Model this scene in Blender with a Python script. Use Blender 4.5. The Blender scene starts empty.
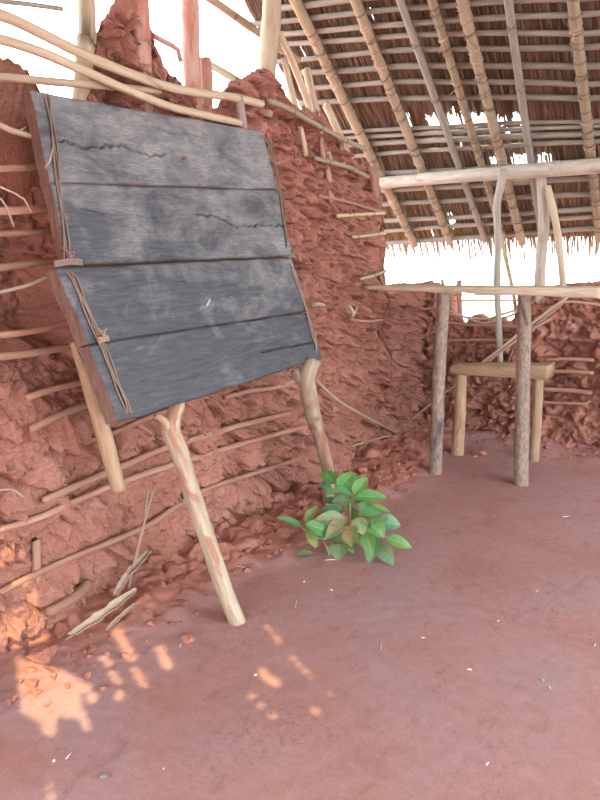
import bpy, math, random
from mathutils import Vector, Matrix, noise
random.seed(11)
V = Vector
C = bpy.context.scene.collection
sc = bpy.context.scene

# ------------------------------------------------------------------ camera frame (measured from vanishing points)
F = 676.0
H = 1.3
Yc = V((480, 160, -F)).normalized()
mX = V((-1000, 131, -F)); mX = (mX - Yc * mX.dot(Yc)).normalized()
Xc = -mX
Zc = Xc.cross(Yc)
RM = Matrix((Xc, Yc, Zc))          # camera axes -> world axes
CAM = V((0, 0, H))

def ray(px, py):
    return RM @ V(((px - 300) / F, (400 - py) / F, -1.0))
def onp(px, py, o, n):              # pixel -> point on a real plane
    d = ray(px, py)
    return CAM + d * (n.dot(o - CAM) / n.dot(d))
def L(px, py, x=-2.0): return onp(px, py, V((x, 0, 0)), V((1, 0, 0)))
def B(px, py, y=4.45): return onp(px, py, V((0, y, 0)), V((0, 1, 0)))
def G(px, py, z=0.0): return onp(px, py, V((0, 0, z)), V((0, 0, 1)))
def DD(px, py, dist): return CAM + ray(px, py) * dist
RK, RY, RZ = 0.88, 4.45, 1.83       # roof: z = RZ - RK*(Y-RY)
RIDGE = 2.0
RIDGEZ = RZ + RK * (RY - RIDGE)
def RP(px, py, up=0.0): return onp(px, py, V((0, RY, RZ + up)), V((0, RK, 1)).normalized())
def roofz(y): return RZ - RK * (y - RY)

def fbm(p, o=4): return noise.fractal(p, 1.0, 2.0, o, noise_basis='PERLIN_ORIGINAL')
def ss(a, b, x):
    t = max(0.0, min(1.0, (x - a) / (b - a))); return t * t * (3 - 2 * t)

# ------------------------------------------------------------------ object helpers
def tag(o, label=None, cat=None, group=None, kind=None):
    if label: o['label'] = label
    if cat: o['category'] = cat
    if group: o['group'] = group
    if kind: o['kind'] = kind
    return o
def thing(name, label, cat, loc, group=None):
    o = bpy.data.objects.new(name, None); C.objects.link(o)
    o.empty_display_size = 0.05
    o.location = loc
    return tag(o, label, cat, group)
def wloc(o):
    v = V((0, 0, 0))
    while o is not None:
        v += o.location; o = o.parent
    return v

class MB:
    def __init__(self):
        self.v = []; self.f = []; self.pc = []; self.mi = []; self.col = []
    def add(self, vs, fs, pc=None, mi=0, col=None):
        n = len(self.v)
        self.v += [V(p) for p in vs]
        self.pc += list(pc) if pc else [tuple(p) for p in vs]
        self.f += [tuple(i + n for i in f) for f in fs]
        self.mi += [mi] * len(fs)
        self.col += list(col) if isinstance(col, list) else [col or (1, 1, 1)] * len(vs)
    def build(self, name, mat, parent=None, smooth=True, origin=None):
        if parent is not None:
            o0 = wloc(parent)
        elif origin is not None:
            o0 = V(origin)
        else:
            xs = [p.x for p in self.v]; ys = [p.y for p in self.v]; zs = [p.z for p in self.v]
            o0 = V(((min(xs) + max(xs)) / 2, (min(ys) + max(ys)) / 2, min(zs)))
        me = bpy.data.meshes.new(name)
        me.from_pydata([p - o0 for p in self.v], [], self.f)
        a = me.attributes.new('pc', 'FLOAT_VECTOR', 'POINT')
        a.data.foreach_set('vector', [c for p in self.pc for c in p])
        a = me.attributes.new('lc', 'FLOAT_COLOR', 'POINT')
        a.data.foreach_set('color', [c for p in self.col for c in (p[0], p[1], p[2], 1.0)])
        mats = mat if isinstance(mat, (list, tuple)) else [mat]
        for m in mats: me.materials.append(m)
        me.polygons.foreach_set('material_index', self.mi)
        me.polygons.foreach_set('use_smooth', [smooth] * len(self.f))
        me.update()
        o = bpy.data.objects.new(name, me); C.objects.link(o)
        if parent is not None: o.parent = parent
        else: o.location = o0
        return o
    # a round pole along a smooth path
    def tube(self, pts, rad, seg=10, rough=0.0, step=0.035, node=0.0, mi=0, cap=True, smooth=True, flat=1.0, col=None, endrag=0.0):
        pts = [V(p) for p in pts]
        if not isinstance(rad, (list, tuple)): rad = [rad] * len(pts)
        P = []; Rr = []
        n = len(pts)
        for i in range(n - 1):
            p0 = pts[max(i - 1, 0)]; p1 = pts[i]; p2 = pts[i + 1]; p3 = pts[min(i + 2, n - 1)]
            k = max(1, int((p2 - p1).length / step))
            for j in range(k):
                t = j / k
                if smooth and n > 2:
                    q = 0.5 * ((2 * p1) + (p2 - p0) * t + (2 * p0 - 5 * p1 + 4 * p2 - p3) * t * t + (3 * p1 - p0 - 3 * p2 + p3) * t ** 3)
                else: q = p1.lerp(p2, t)
                P.append(q); Rr.append(rad[i] * (1 - t) + rad[i + 1] * t)
        P.append(pts[-1]); Rr.append(rad[-1])
        off = V((random.uniform(-50, 50), random.uniform(-50, 50), random.uniform(-50, 50)))
        tan0 = (P[1] - P[0]).normalized()
        ref = V((0, 0, 1)) if abs(tan0.z) < 0.9 else V((1, 0, 0))
        nrm = (ref - tan0 * ref.dot(tan0)).normalized()
        vs = []; pc = []; s = 0.0; m = len(P)
        for i in range(m):
            t = ((P[min(i + 1, m - 1)] - P[max(i - 1, 0)])).normalized()
            nrm = (nrm - t * nrm.dot(t)).normalized(); bn = t.cross(nrm)
            if i: s += (P[i] - P[i - 1]).length
            r0 = Rr[i]
            if node:
                ph = (s / node + off.x) % 1.0
                r0 *= 1 + 0.13 * math.exp(-((ph - 0.5) / 0.06) ** 2)
            for k in range(seg):
                a = 2 * math.pi * k / seg
                dvec = nrm * math.cos(a) + bn * (math.sin(a) * flat)
                r = r0
                if rough:
                    r *= 1 + rough * noise.noise(V((math.cos(a) * 0.8, math.sin(a) * 0.8, s * 7)) + off) \
                           + rough * 0.5 * noise.noise(V((math.cos(a) * 2, math.sin(a) * 2, s * 22)) + off)
                q = P[i] + dvec * r
                if endrag and (i == 0 or i == m - 1):
                    q += t * (endrag * noise.noise(V((math.cos(a) * 2, math.sin(a) * 2, i)) + off))
                vs.append(q)
                pc.append((math.cos(a) * 0.03 + off.x, math.sin(a) * 0.03 + off.y, s + off.z))
        fs = []
        for i in range(m - 1):
            for k in range(seg):
                k2 = (k + 1) % seg
                fs.append((i * seg + k, i * seg + k2, (i + 1) * seg + k2, (i + 1) * seg + k))
        if cap:
            fs.append(tuple(range(seg - 1, -1, -1)))
            fs.append(tuple((m - 1) * seg + k for k in range(seg)))
        self.add(vs, fs, pc, mi, col)
        return self
    def clod(self, c, r, squash=0.7, sub=2, rot=0.0):
        import bmesh
        bm = bmesh.new()
        r3 = r if isinstance(r, (list, tuple)) else (r, r * random.uniform(0.7, 1.1), r * squash)
        for _ in range(13 if sub > 1 else 9):
            v = V((random.gauss(0, 1), random.gauss(0, 1), random.gauss(0, 1))).normalized() * random.uniform(0.85, 1.15)
            bm.verts.new(v)
        h = bmesh.ops.convex_hull(bm, input=bm.verts)
        bmesh.ops.delete(bm, geom=[g for g in set(h['geom_unused'] + h['geom_interior']) if isinstance(g, bmesh.types.BMVert)], context='VERTS')
        if sub > 1:
            bmesh.ops.bevel(bm, geom=bm.edges[:], offset=0.10, segments=1, affect='EDGES')
            bmesh.ops.triangulate(bm, faces=bm.faces[:])
            bmesh.ops.subdivide_edges(bm, edges=bm.edges[:], cuts=2, use_grid_fill=True)
        M3 = Matrix.Rotation(rot or random.uniform(0, 6), 3, 'Z')
        off = V((random.uniform(-99, 99), 0, 0)); vs = []
        for v in bm.verts:
            p = v.co * (1 + 0.16 * noise.noise(v.co * 2.2 + off) + 0.08 * noise.noise(v.co * 6 + off))
            vs.append(M3 @ V((p.x * r3[0], p.y * r3[1], p.z * r3[2])) + V(c))
        bm.verts.index_update()
        fs = [tuple(v.index for v in f.verts) for f in bm.faces]
        bm.free()
        self.add(vs, fs)
        return self

# ------------------------------------------------------------------ materials
def newmat(name):
    m = bpy.data.materials.new(name); m.use_nodes = True
    nt = m.node_tree; nt.nodes.clear()
    out = nt.nodes.new('ShaderNodeOutputMaterial'); b = nt.nodes.new('ShaderNodeBsdfPrincipled')
    nt.links.new(b.outputs[0], out.inputs[0])
    b.inputs['Roughness'].default_value = 0.85
    b.inputs['Specular IOR Level'].default_value = 0.25
    return m, nt, b
def nd(nt, t, **kw):
    n = nt.nodes.new(t)
    for k, v in kw.items():
        if k.startswith('i_'):
            key = k[2:]
            key = int(key) if key.isdigit() else key.replace('_', ' ')
            n.inputs[key].default_value = v
        else: setattr(n, k, v)
    return n
def coords(nt, kind, scale):
    if kind == 'pc':
        a = nd(nt, 'ShaderNodeAttribute', attribute_name='pc'); o = a.outputs['Vector']
    elif kind == 'pos':
        a = nd(nt, 'ShaderNodeNewGeometry'); o = a.outputs['Position']
    mp = nd(nt, 'ShaderNodeMapping'); mp.inputs['Scale'].default_value = scale
    nt.links.new(o, mp.inputs[0]); return mp.outputs[0]
def noi(nt, vec, scale, detail=4, rough=0.6, dist=0.0):
    n = nd(nt, 'ShaderNodeTexNoise'); n.inputs['Scale'].default_value = scale
    n.inputs['Detail'].default_value = detail; n.inputs['Roughness'].default_value = rough; n.inputs['Distortion'].default_value = dist
    nt.links.new(vec, n.inputs['Vector']); return n.outputs['Fac']
def ramp(nt, fac, stops):
    r = nd(nt, 'ShaderNodeValToRGB'); e = r.color_ramp.elements
    while len(e) < len(stops): e.new(0.5)
    for el, (p, c) in zip(e, stops):
        el.position = p; el.color = (c[0], c[1], c[2], 1) if not isinstance(c, (int, float)) else (c, c, c, 1)
    nt.links.new(fac, r.inputs[0]); return r.outputs[0]
def mix(nt, a, b, fac, mode='MIX'):
    m = nd(nt, 'ShaderNodeMix', data_type='RGBA', blend_type=mode)
    if isinstance(fac, (int, float)): m.inputs[0].default_value = fac
    else: nt.links.new(fac, m.inputs[0])
    for s, k in ((a, 6), (b, 7)):
        if isinstance(s, tuple): m.inputs[k].default_value = (*s, 1) if len(s) == 3 else s
        else: nt.links.new(s, m.inputs[k])
    return m.outputs[2]
def bump(nt, b, h, strength, dist):
    n = nd(nt, 'ShaderNodeBump'); n.inputs['Strength'].default_value = strength; n.inputs['Distance'].default_value = dist
    nt.links.new(h, n.inputs['Height']); nt.links.new(n.outputs[0], b.inputs['Normal'])
def objrand(nt, lo, hi):
    oi = nd(nt, 'ShaderNodeObjectInfo'); mr = nd(nt, 'ShaderNodeMapRange')
    mr.inputs['To Min'].default_value = lo; mr.inputs['To Max'].default_value = hi
    nt.links.new(oi.outputs['Random'], mr.inputs[0]); return mr.outputs[0]

def mud_mat(name, c1, c2, c3, bs=0.6):
    m, nt, b = newmat(name)
    p = coords(nt, 'pos', (1, 1, 1))
    col = ramp(nt, noi(nt, p, 3.0, 5), [(0.3, c1), (0.5, c2), (0.7, c3)])
    fine = noi(nt, p, 90, 4, 0.7)
    col = mix(nt, col, ramp(nt, fine, [(0.3, (0.55, 0.5, 0.48)), (0.7, (1.2, 1.2, 1.2))]), 0.55, 'MULTIPLY')
    nt.links.new(col, b.inputs['Base Color'])
    bump(nt, b, fine, bs, 0.012); b.inputs['Roughness'].default_value = 0.95
    b.inputs['Specular IOR Level'].default_value = 0.1
    return m
M = {}
M['mud'] = mud_mat('red_mud', (0.41, 0.188, 0.135), (0.48, 0.226, 0.167), (0.55, 0.285, 0.222), 0.9)
M['clod'] = mud_mat('dry_clod', (0.40, 0.172, 0.122), (0.47, 0.208, 0.15), (0.54, 0.265, 0.20), 0.7)

def floor_mat():
    m, nt, b = newmat('trodden_earth')
    p = coords(nt, 'pos', (1, 1, 1)); p2 = coords(nt, 'pos', (2.2, 0.9, 1))
    base = ramp(nt, noi(nt, p, 1.6, 5, 0.6, 0.6), [(0.34, (0.43, 0.222, 0.190)), (0.5, (0.46, 0.265, 0.248)), (0.66, (0.435, 0.285, 0.288))])
    st = noi(nt, p2, 5.5, 6, 0.7, 1.2)
    base = mix(nt, base, (0.29, 0.145, 0.122), ramp(nt, st, [(0.55, 0), (0.72, 0.55)]))
    at = nd(nt, 'ShaderNodeAttribute', attribute_name='lc')   # loose fallen wall mud
    base = mix(nt, base, (0.45, 0.200, 0.148), at.outputs['Fac'])
    fine = noi(nt, p, 160, 3, 0.7); mid = noi(nt, p, 28, 5, 0.65, 0.3)
    base = mix(nt, base, ramp(nt, fine, [(0.3, (0.75, 0.72, 0.72)), (0.7, (1.15, 1.15, 1.15))]), 0.5, 'MULTIPLY')
    base = mix(nt, base, ramp(nt, mid, [(0.3, (0.85, 0.82, 0.82)), (0.7, (1.1, 1.1, 1.1))]), 0.6, 'MULTIPLY')
    # damp scuffed specks gathered in patches
    sp = ramp(nt, noi(nt, p, 55, 3, 0.7, 0.4), [(0.52, 0), (0.66, 0.8)]); wh = ramp(nt, noi(nt, coords(nt, 'pos', (2.0, 1.2, 1)), 2.2, 4, 0.6, 0.8), [(0.50, 0), (0.64, 1)])
    sm = nd(nt, 'ShaderNodeMath', operation='MULTIPLY'); nt.links.new(sp, sm.inputs[0]); nt.links.new(wh, sm.inputs[1])
    base = mix(nt, base, (0.30, 0.145, 0.115), sm.outputs[0])
    nt.links.new(base, b.inputs['Base Color'])
    add = nd(nt, 'ShaderNodeMath', operation='MULTIPLY_ADD'); add.inputs[1].default_value = 0.35
    nt.links.new(fine, add.inputs[0]); nt.links.new(mid, add.inputs[2])
    bump(nt, b, add.outputs[0], 0.40, 0.0055); b.inputs['Roughness'].default_value = 0.8
    b.inputs['Specular IOR Level'].default_value = 0.3
    return m
M['floor'] = floor_mat()

def wood(name, c1, c2, c3, sc_=(30, 30, 3.5), patch=None, pfac=(0.55, 0.68), node=False, var=(0.82, 1.15), bs=0.4):
    m, nt, b = newmat(name)
    p = coords(nt, 'pc', sc_)
    g = noi(nt, p, 1.6, 6, 0.65, 0.4)
    col = ramp(nt, g, [(0.3, c1), (0.5, c2), (0.7, c3)])
    if patch:
        p2 = coords(nt, 'pc', (18, 18, 5))
        col = mix(nt, col, patch, ramp(nt, noi(nt, p2, 0.9, 4, 0.6, 0.8), [(pfac[0], 0), (pfac[1], 1)]))
    if node:
        a = nd(nt, 'ShaderNodeAttribute', attribute_name='pc'); sx = nd(nt, 'ShaderNodeSeparateXYZ')
        nt.links.new(a.outputs['Vector'], sx.inputs[0])
        w = nd(nt, 'ShaderNodeMath', operation='MULTIPLY'); w.inputs[1].default_value = 1 / 0.24; nt.links.new(sx.outputs[2], w.inputs[0])
        fr = nd(nt, 'ShaderNodeMath', operation='FRACT'); nt.links.new(w.outputs[0], fr.inputs[0])
        col = mix(nt, col, (0.13, 0.085, 0.06), ramp(nt, fr.outputs[0], [(0.0, 0.75), (0.03, 0.75), (0.07, 0.0)]))
    hs = nd(nt, 'ShaderNodeHueSaturation'); nt.links.new(col, hs.inputs['Color']); nt.links.new(objrand(nt, *var), hs.inputs['Value'])
    nt.links.new(hs.outputs[0], b.inputs['Base Color'])
    bump(nt, b, g, bs, 0.006); b.inputs['Roughness'].default_value = 0.7
    return m
M['bamboo'] = wood('tan_bamboo', (0.25, 0.195, 0.125), (0.325, 0.265, 0.18), (0.40, 0.335, 0.235), node=True, var=(0.85, 1.1), bs=0.2)
M['gbamboo'] = wood('greenish_bamboo', (0.40, 0.33, 0.18), (0.50, 0.42, 0.24), (0.56, 0.48, 0.30), node=True, bs=0.2)
M['batten'] = wood('weathered_batten', (0.22, 0.205, 0.165), (0.315, 0.30, 0.25), (0.40, 0.385, 0.33), node=False)
M['wattle'] = wood('mud_dusted_wattle', (0.30, 0.165, 0.115), (0.40, 0.235, 0.165), (0.48, 0.315, 0.225), patch=(0.40, 0.175, 0.125), pfac=(0.48, 0.66))
M['pale'] = wood('pale_peeled_wood', (0.40, 0.31, 0.205), (0.50, 0.40, 0.28), (0.58, 0.485, 0.36), patch=(0.30, 0.19, 0.13), pfac=(0.60, 0.72))
M['forked'] = wood('peeling_bark_stick', (0.27, 0.20, 0.14), (0.39, 0.31, 0.22), (0.50, 0.43, 0.32), patch=(0.34, 0.17, 0.115), pfac=(0.52, 0.60))
M['post'] = wood('grey_brown_post', (0.20, 0.145, 0.115), (0.31, 0.235, 0.185), (0.44, 0.355, 0.295), sc_=(50, 50, 22), patch=(0.09, 0.075, 0.072), pfac=(0.56, 0.70), bs=0.8)
M['beam'] = wood('bleached_beam', (0.33, 0.28, 0.22), (0.46, 0.42, 0.35), (0.56, 0.53, 0.45), patch=(0.33, 0.20, 0.15), pfac=(0.58, 0.68))
M['plank'] = wood('raw_plank', (0.48, 0.39, 0.27), (0.64, 0.54, 0.40), (0.74, 0.65, 0.51), var=(0.95, 1.05))
M['mudpost'] = wood('mud_smeared_post', (0.38, 0.21, 0.155), (0.48, 0.31, 0.245), (0.56, 0.42, 0.35), patch=(0.40, 0.18, 0.13), pfac=(0.45, 0.6))
M['tan'] = wood('tan_stake', (0.34, 0.22, 0.13), (0.45, 0.31, 0.195), (0.53, 0.39, 0.27), patch=(0.36, 0.18, 0.12), pfac=(0.58, 0.72))
M['darkpost'] = wood('dark_grey_stake', (0.20, 0.17, 0.16), (0.30, 0.26, 0.24), (0.40, 0.35, 0.32))
M['twine'] = wood('bark_twine', (0.16, 0.12, 0.10), (0.24, 0.18, 0.14), (0.34, 0.26, 0.20), sc_=(200, 200, 30))
M['vine'] = wood('dry_vine', (0.34, 0.23, 0.16), (0.46, 0.33, 0.24), (0.56, 0.43, 0.33), sc_=(200, 200, 12))
M['root'] = wood('pale_root', (0.38, 0.27, 0.20), (0.48, 0.37, 0.28), (0.58, 0.47, 0.38), sc_=(120, 120, 12))
M['white'] = wood('bleached_scrap', (0.55, 0.50, 0.46), (0.66, 0.62, 0.58), (0.74, 0.71, 0.67))

def board_mat():
    m, nt, b = newmat('chalky_blackboard')
    p = coords(nt, 'pos', (4, 2.4, 4.5)); q = coords(nt, 'pos', (1, 1, 1)); g = coords(nt, 'pos', (24, 5.0, 40)); vw = coords(nt, 'pos', (4, 11, 2.2))
    col = ramp(nt, noi(nt, g, 2.0, 6, 0.7, 0.5), [(0.3, (0.040, 0.045, 0.053)), (0.5, (0.066, 0.073, 0.084)), (0.75, (0.118, 0.124, 0.132))])
    # chalk dust wiped into the grain, most of it on the upper planks
    sx = nd(nt, 'ShaderNodeSeparateXYZ'); nt.links.new(q, sx.inputs[0])
    hz = nd(nt, 'ShaderNodeMapRange'); nt.links.new(sx.outputs[2], hz.inputs[0])
    hz.inputs[1].default_value = 0.85; hz.inputs[2].default_value = 1.75; hz.inputs[3].default_value = -0.13; hz.inputs[4].default_value = 0.12
    yz = nd(nt, 'ShaderNodeMapRange'); nt.links.new(sx.outputs[1], yz.inputs[0])
    yz.inputs[1].default_value = 1.3; yz.inputs[2].default_value = 2.6; yz.inputs[3].default_value = -0.03; yz.inputs[4].default_value = 0.06
    n0 = noi(nt, p, 1.6, 5, 0.68, 0.5); nv = noi(nt, vw, 1.0, 4, 0.6, 0.3)
    n1m = nd(nt, 'ShaderNodeMath', operation='MULTIPLY_ADD'); n1m.inputs[1].default_value = 0.22; nt.links.new(nv, n1m.inputs[0])
    n1h = nd(nt, 'ShaderNodeMath', operation='MULTIPLY'); n1h.inputs[1].default_value = 0.88; nt.links.new(n0, n1h.inputs[0]); nt.links.new(n1h.outputs[0], n1m.inputs[2]); n1 = n1m.outputs[0]
    a1 = nd(nt, 'ShaderNodeMath', operation='ADD'); nt.links.new(n1, a1.inputs[0]); nt.links.new(hz.outputs[0], a1.inputs[1])
    a2 = nd(nt, 'ShaderNodeMath', operation='ADD'); nt.links.new(a1.outputs[0], a2.inputs[0]); nt.links.new(yz.outputs[0], a2.inputs[1])
    chalk = ramp(nt, a2.outputs[0], [(0.50, 0), (0.76, 0.60)])
    grit = ramp(nt, noi(nt, g, 5.0, 5, 0.75), [(0.35, 0.35), (0.65, 1.0)])
    cm = nd(nt, 'ShaderNodeMath', operation='MULTIPLY'); nt.links.new(chalk, cm.inputs[0]); nt.links.new(grit, cm.inputs[1])
    col = mix(nt, col, (0.50, 0.50, 0.48), cm.outputs[0])
    nt.links.new(col, b.inputs['Base Color']); b.inputs['Roughness'].default_value = 0.55
    b.inputs['Specular IOR Level'].default_value = 0.45
    bump(nt, b, noi(nt, g, 3.0, 5, 0.7), 0.35, 0.004)
    return m
M['board'] = board_mat()
def edge_mat():
    m, nt, b = newmat('raw_plank_edge')
    g = coords(nt, 'pos', (30, 30, 6))
    col = ramp(nt, noi(nt, g, 2.0, 5, 0.7, 0.5), [(0.3, (0.12, 0.065, 0.052)), (0.6, (0.21, 0.12, 0.09)), (0.8, (0.30, 0.19, 0.14))])
    nt.links.new(col, b.inputs['Base Color']); return m
M['edge'] = edge_mat()
def thatch_mat():
    m, nt, b = newmat('dry_grass_thatch')
    p = coords(nt, 'pc', (60, 60, 2.5))
    col = ramp(nt, noi(nt, p, 1.5, 4, 0.6), [(0.28, (0.12, 0.072, 0.048)), (0.5, (0.20, 0.125, 0.082)), (0.72, (0.31, 0.215, 0.14))])
    a = nd(nt, 'ShaderNodeAttribute', attribute_name='lc')
    col = mix(nt, col, a.outputs['Color'], 1.0, 'MULTIPLY')
    nt.links.new(col, b.inputs['Base Color']); b.inputs['Roughness'].default_value = 0.8
    tr = nd(nt, 'ShaderNodeBsdfTranslucent'); nt.links.new(col, tr.inputs[0])
    mx = nd(nt, 'ShaderNodeMixShader'); mx.inputs[0].default_value = 0.12
    out = [n for n in nt.nodes if n.type == 'OUTPUT_MATERIAL'][0]
    nt.links.new(b.outputs[0], mx.inputs[1]); nt.links.new(tr.outputs[0], mx.inputs[2]); nt.links.new(mx.outputs[0], out.inputs[0])
    return m
M['thatch'] = thatch_mat()
def leaf_mat():
    m, nt, b = newmat('green_leaf')
    a = nd(nt, 'ShaderNodeAttribute', attribute_name='lc'); p = coords(nt, 'pos', (1, 1, 1))
    sx = nd(nt, 'ShaderNodeSeparateColor'); nt.links.new(a.outputs['Color'], sx.inputs[0])
    # lc.r: yellowness, lc.g: brown blotches, lc.b: blueness
    col = mix(nt, (0.085, 0.30, 0.085), (0.24, 0.44, 0.10), sx.outputs[0])
    col = mix(nt, col, (0.14, 0.34, 0.20), sx.outputs[2])
    col = mix(nt, col, ramp(nt, noi(nt, p, 45, 3), [(0.3, (0.8, 0.8, 0.8)), (0.7, (1.2, 1.2, 1.2))]), 0.6, 'MULTIPLY')
    pa = nd(nt, 'ShaderNodeAttribute', attribute_name='pc'); px_ = nd(nt, 'ShaderNodeSeparateXYZ'); nt.links.new(pa.outputs['Vector'], px_.inputs[0])
    ab = nd(nt, 'ShaderNodeMath', operation='ABSOLUTE'); nt.links.new(px_.outputs[1], ab.inputs[0])
    col = mix(nt, col, (0.30, 0.46, 0.20), ramp(nt, ab.outputs[0], [(0.0, 0.75), (0.05, 0.6), (0.13, 0.0)]))
    spot = ramp(nt, noi(nt, p, 38, 4, 0.65, 0.8), [(0.44, 0), (0.54, 1)])
    ms = nd(nt, 'ShaderNodeMath', operation='MULTIPLY'); nt.links.new(spot, ms.inputs[0]); nt.links.new(sx.outputs[1], ms.inputs[1])
    col = mix(nt, col, (0.40, 0.235, 0.13), ms.outputs[0])
    nt.links.new(col, b.inputs['Base Color']); b.inputs['Roughness'].default_value = 0.42
    b.inputs['Specular IOR Level'].default_value = 0.5
    # thin leaves let some light through
    tr = nd(nt, 'ShaderNodeBsdfTranslucent'); nt.links.new(col, tr.inputs[0])
    mx = nd(nt, 'ShaderNodeMixShader'); mx.inputs[0].default_value = 0.25
    out = [n for n in nt.nodes if n.type == 'OUTPUT_MATERIAL'][0]
    nt.links.new(b.outputs[0], mx.inputs[1]); nt.links.new(tr.outputs[0], mx.inputs[2]); nt.links.new(mx.outputs[0], out.inputs[0])
    return m
M['leaf'] = leaf_mat()
M['stem'] = wood('green_stem', (0.20, 0.25, 0.09), (0.30, 0.36, 0.13), (0.36, 0.40, 0.18), var=(0.95, 1.05))

# ------------------------------------------------------------------ floor with the mound of fallen earth under the left wall
def mound_e(x, y):
    w = 0.22 + 0.10 * noise.noise(V((y * 1.9, 0, 5))) + 0.16 * ss(1.9, 2.5, y) * ss(3.9, 3.3, y)
    e = ss(-2.0 + w + 0.22, -2.0 + 0.04, x) * (1 - ss(4.0, 4.6, y) * 0.4) * (0.25 + 0.75 * ss(1.05, 1.6, y))
    return e
def floor_h(x, y):
    h = 0.010 * noise.noise(V((x * 1.7, y * 1.7, 3.1))) + 0.002 * fbm(V((x * 5, y * 5, 1.7)))
    h += 0.0012 * noise.noise(V((x * 22, y * 22, 0)))
    e = mound_e(x, y)
    if e > 0 and x < -1.2:
        q = V((x * 1.0 + 0.03 * noise.noise(V((x * 12, y * 12, 1))), y + 0.03 * noise.noise(V((x * 12, y * 12, 7))), 0.3))
        f1, c1 = noise.voronoi(q * 9); f2, c2 = noise.voronoi(q * 21)
        h += e * (0.060 + 0.035 * noise.noise(V((x * 4, y * 4, 9))) + 0.055 * noise.noise(c1[0] * 7.7) * ss(0.0, 0.14, f1[1] - f1[0]) - 0.012 * (1 - ss(0, .1, f1[1] - f1[0]))
                  + 0.026 * noise.noise(c2[0] * 5.3) * ss(0, 0.2, f2[1] - f2[0]) + 0.010 * fbm(V((x * 18, y * 18, 2))))
    eb = ss(4.0, 4.42, y) * ss(2.5, 1.5, x)
    if eb > 0:
        wv = noise.voronoi(V((x * 7, y * 7, 4.3)))[0]
        h += eb * (0.05 + 0.03 * noise.noise(V((x * 3, y * 3, 9))) + 0.03 * (0.5 - wv[0]))
    return h
def axis(segs):
    out = []
    for a, b, st in segs:
        n = max(1, int(round((b - a) / st)))
        out += [a + (b - a) * i / n for i in range(n)]
    out.append(segs[-1][1]); return out
xs = axis([(-9, -3, 1.0), (-3, -2.05, 0.12), (-2.05, -1.35, 0.0095), (-1.35, 0.1, 0.014), (0.1, 3, 0.12), (3, 9, 1.0)])
ys = axis([(-8, -1, 1.0), (-1, 0.7, 0.1), (0.7, 2.6, 0.0105), (2.6, 4.6, 0.015), (4.6, 6.4, 0.15), (6.4, 7.0, 0.3)])
mb = MB(); nx = len(xs)
mb.add([(x, y, floor_h(x, y)) for y in ys for x in xs],
       [(j * nx + i, j * nx + i + 1, (j + 1) * nx + i + 1, (j + 1) * nx + i) for j in range(len(ys) - 1) for i in range(nx - 1)],
       col=[(max(0.0, min(1.0, ss(0.05, 0.45, mound_e(x, y)) if x < -1.2 else 0.0)),) * 3 for y in ys for x in xs])
tag(mb.build('floor', M['floor'], origin=(0, 0, 0)), kind='structure')

# ------------------------------------------------------------------ poles woven into the left wall (pixel path, radius, material, label)
GW = 'wattle poles exposed in the mud wall'
wattle = [
    ([(-40, 168), (0, 168.5), (38, 167), (60, 166)], 0.0135, 'wattle', 'short wattle rail ending behind the top left edge of the blackboard, topmost of five', -1.985),
    ([(-40, 211), (0, 211), (44, 209), (66, 208)], 0.0150, 'wattle', 'wattle rail behind blackboard, second down beside its left edge', -1.98),
    ([(-40, 234), (0, 234), (42, 232), (70, 230)], 0.0120, 'wattle', 'wattle rail behind blackboard, third down beside its left edge', -1.98),
    ([(-40, 270), (0, 267.5), (50, 261), (75, 257)], 0.0150, 'wattle', 'wattle rail meeting the blackboard just above its lower panel', -1.98),
    ([(-40, 336), (0, 335), (45, 329), (72, 321), (90, 316)], 0.0125, 'wattle', 'wattle rail left of the lower blackboard panel, upper of a close pair', -1.985),
    ([(-40, 359), (0, 356.5), (45, 351), (78, 345), (95, 341)], 0.0140, 'wattle', 'wattle rail left of the lower blackboard panel, lower of a close pair', -1.985),
    ([(26, 398), (50, 390), (86, 381), (100, 377)], 0.0135, 'wattle', 'short half buried wattle rail below the close pair beside blackboard', -1.985),
    ([(28, 430), (50, 419), (93, 403), (112, 398)], 0.0165, 'wattle', 'thick wattle rail running behind the short stake under blackboard', -1.985),
    ([(66, 449), (95, 439), (120, 430), (152, 416), (175, 408)], 0.0120, 'wattle', 'wattle rail just under the lower left corner of blackboard', -1.985),
    ([(42, 501), (80, 484), (120, 467), (160, 450), (200, 437), (245, 424), (290, 413)], 0.0155, 'wattle', 'long straight wattle rail rising across the lower wall, upper of two', -1.98),
    ([(0, 529), (40, 517), (80, 499), (120, 483), (160, 469), (205, 455), (255, 440), (303, 427)], 0.0145, 'wattle', 'long straight wattle rail rising across the lower wall, lower of two', -1.98),
    ([(0, 592), (40, 572), (75, 556), (105, 544), (150, 524), (187, 499), (215, 486), (255, 473), (298, 459)], 0.0135, 'wattle', 'lowest long wattle rail, bowed, close above the fallen earth', -1.975),
    ([(225, 397), (250, 391), (278, 387), (298, 379)], 0.0125, 'wattle', 'wattle rail showing beneath the right bottom edge of blackboard', -1.985),
    ([(318, 196), (345, 201), (372, 209), (384, 212)], 0.0115, 'wattle', 'sloping wattle end below the beam at right edge of wall', -1.985),
    ([(336, 216), (360, 214.5), (384, 213)], 0.0120, 'gbamboo', 'level wattle end sticking from the right wall edge under a sloping one', -1.98),
    ([(352, 237), (370, 235), (386, 233)], 0.0110, 'gbamboo', 'yellowish wattle end at the wall edge, halfway between beam and desk', -1.98),
    ([(360, 279), (372, 276), (386, 271)], 0.0110, 'gbamboo', 'yellowish wattle end at the wall edge just above the desk plank', -1.97),
    ([(352, 320), (366, 321), (382, 320)], 0.0100, 'wattle', 'short peg sticking from wall below the left end of desk plank', -1.95),
]
segs = []
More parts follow.
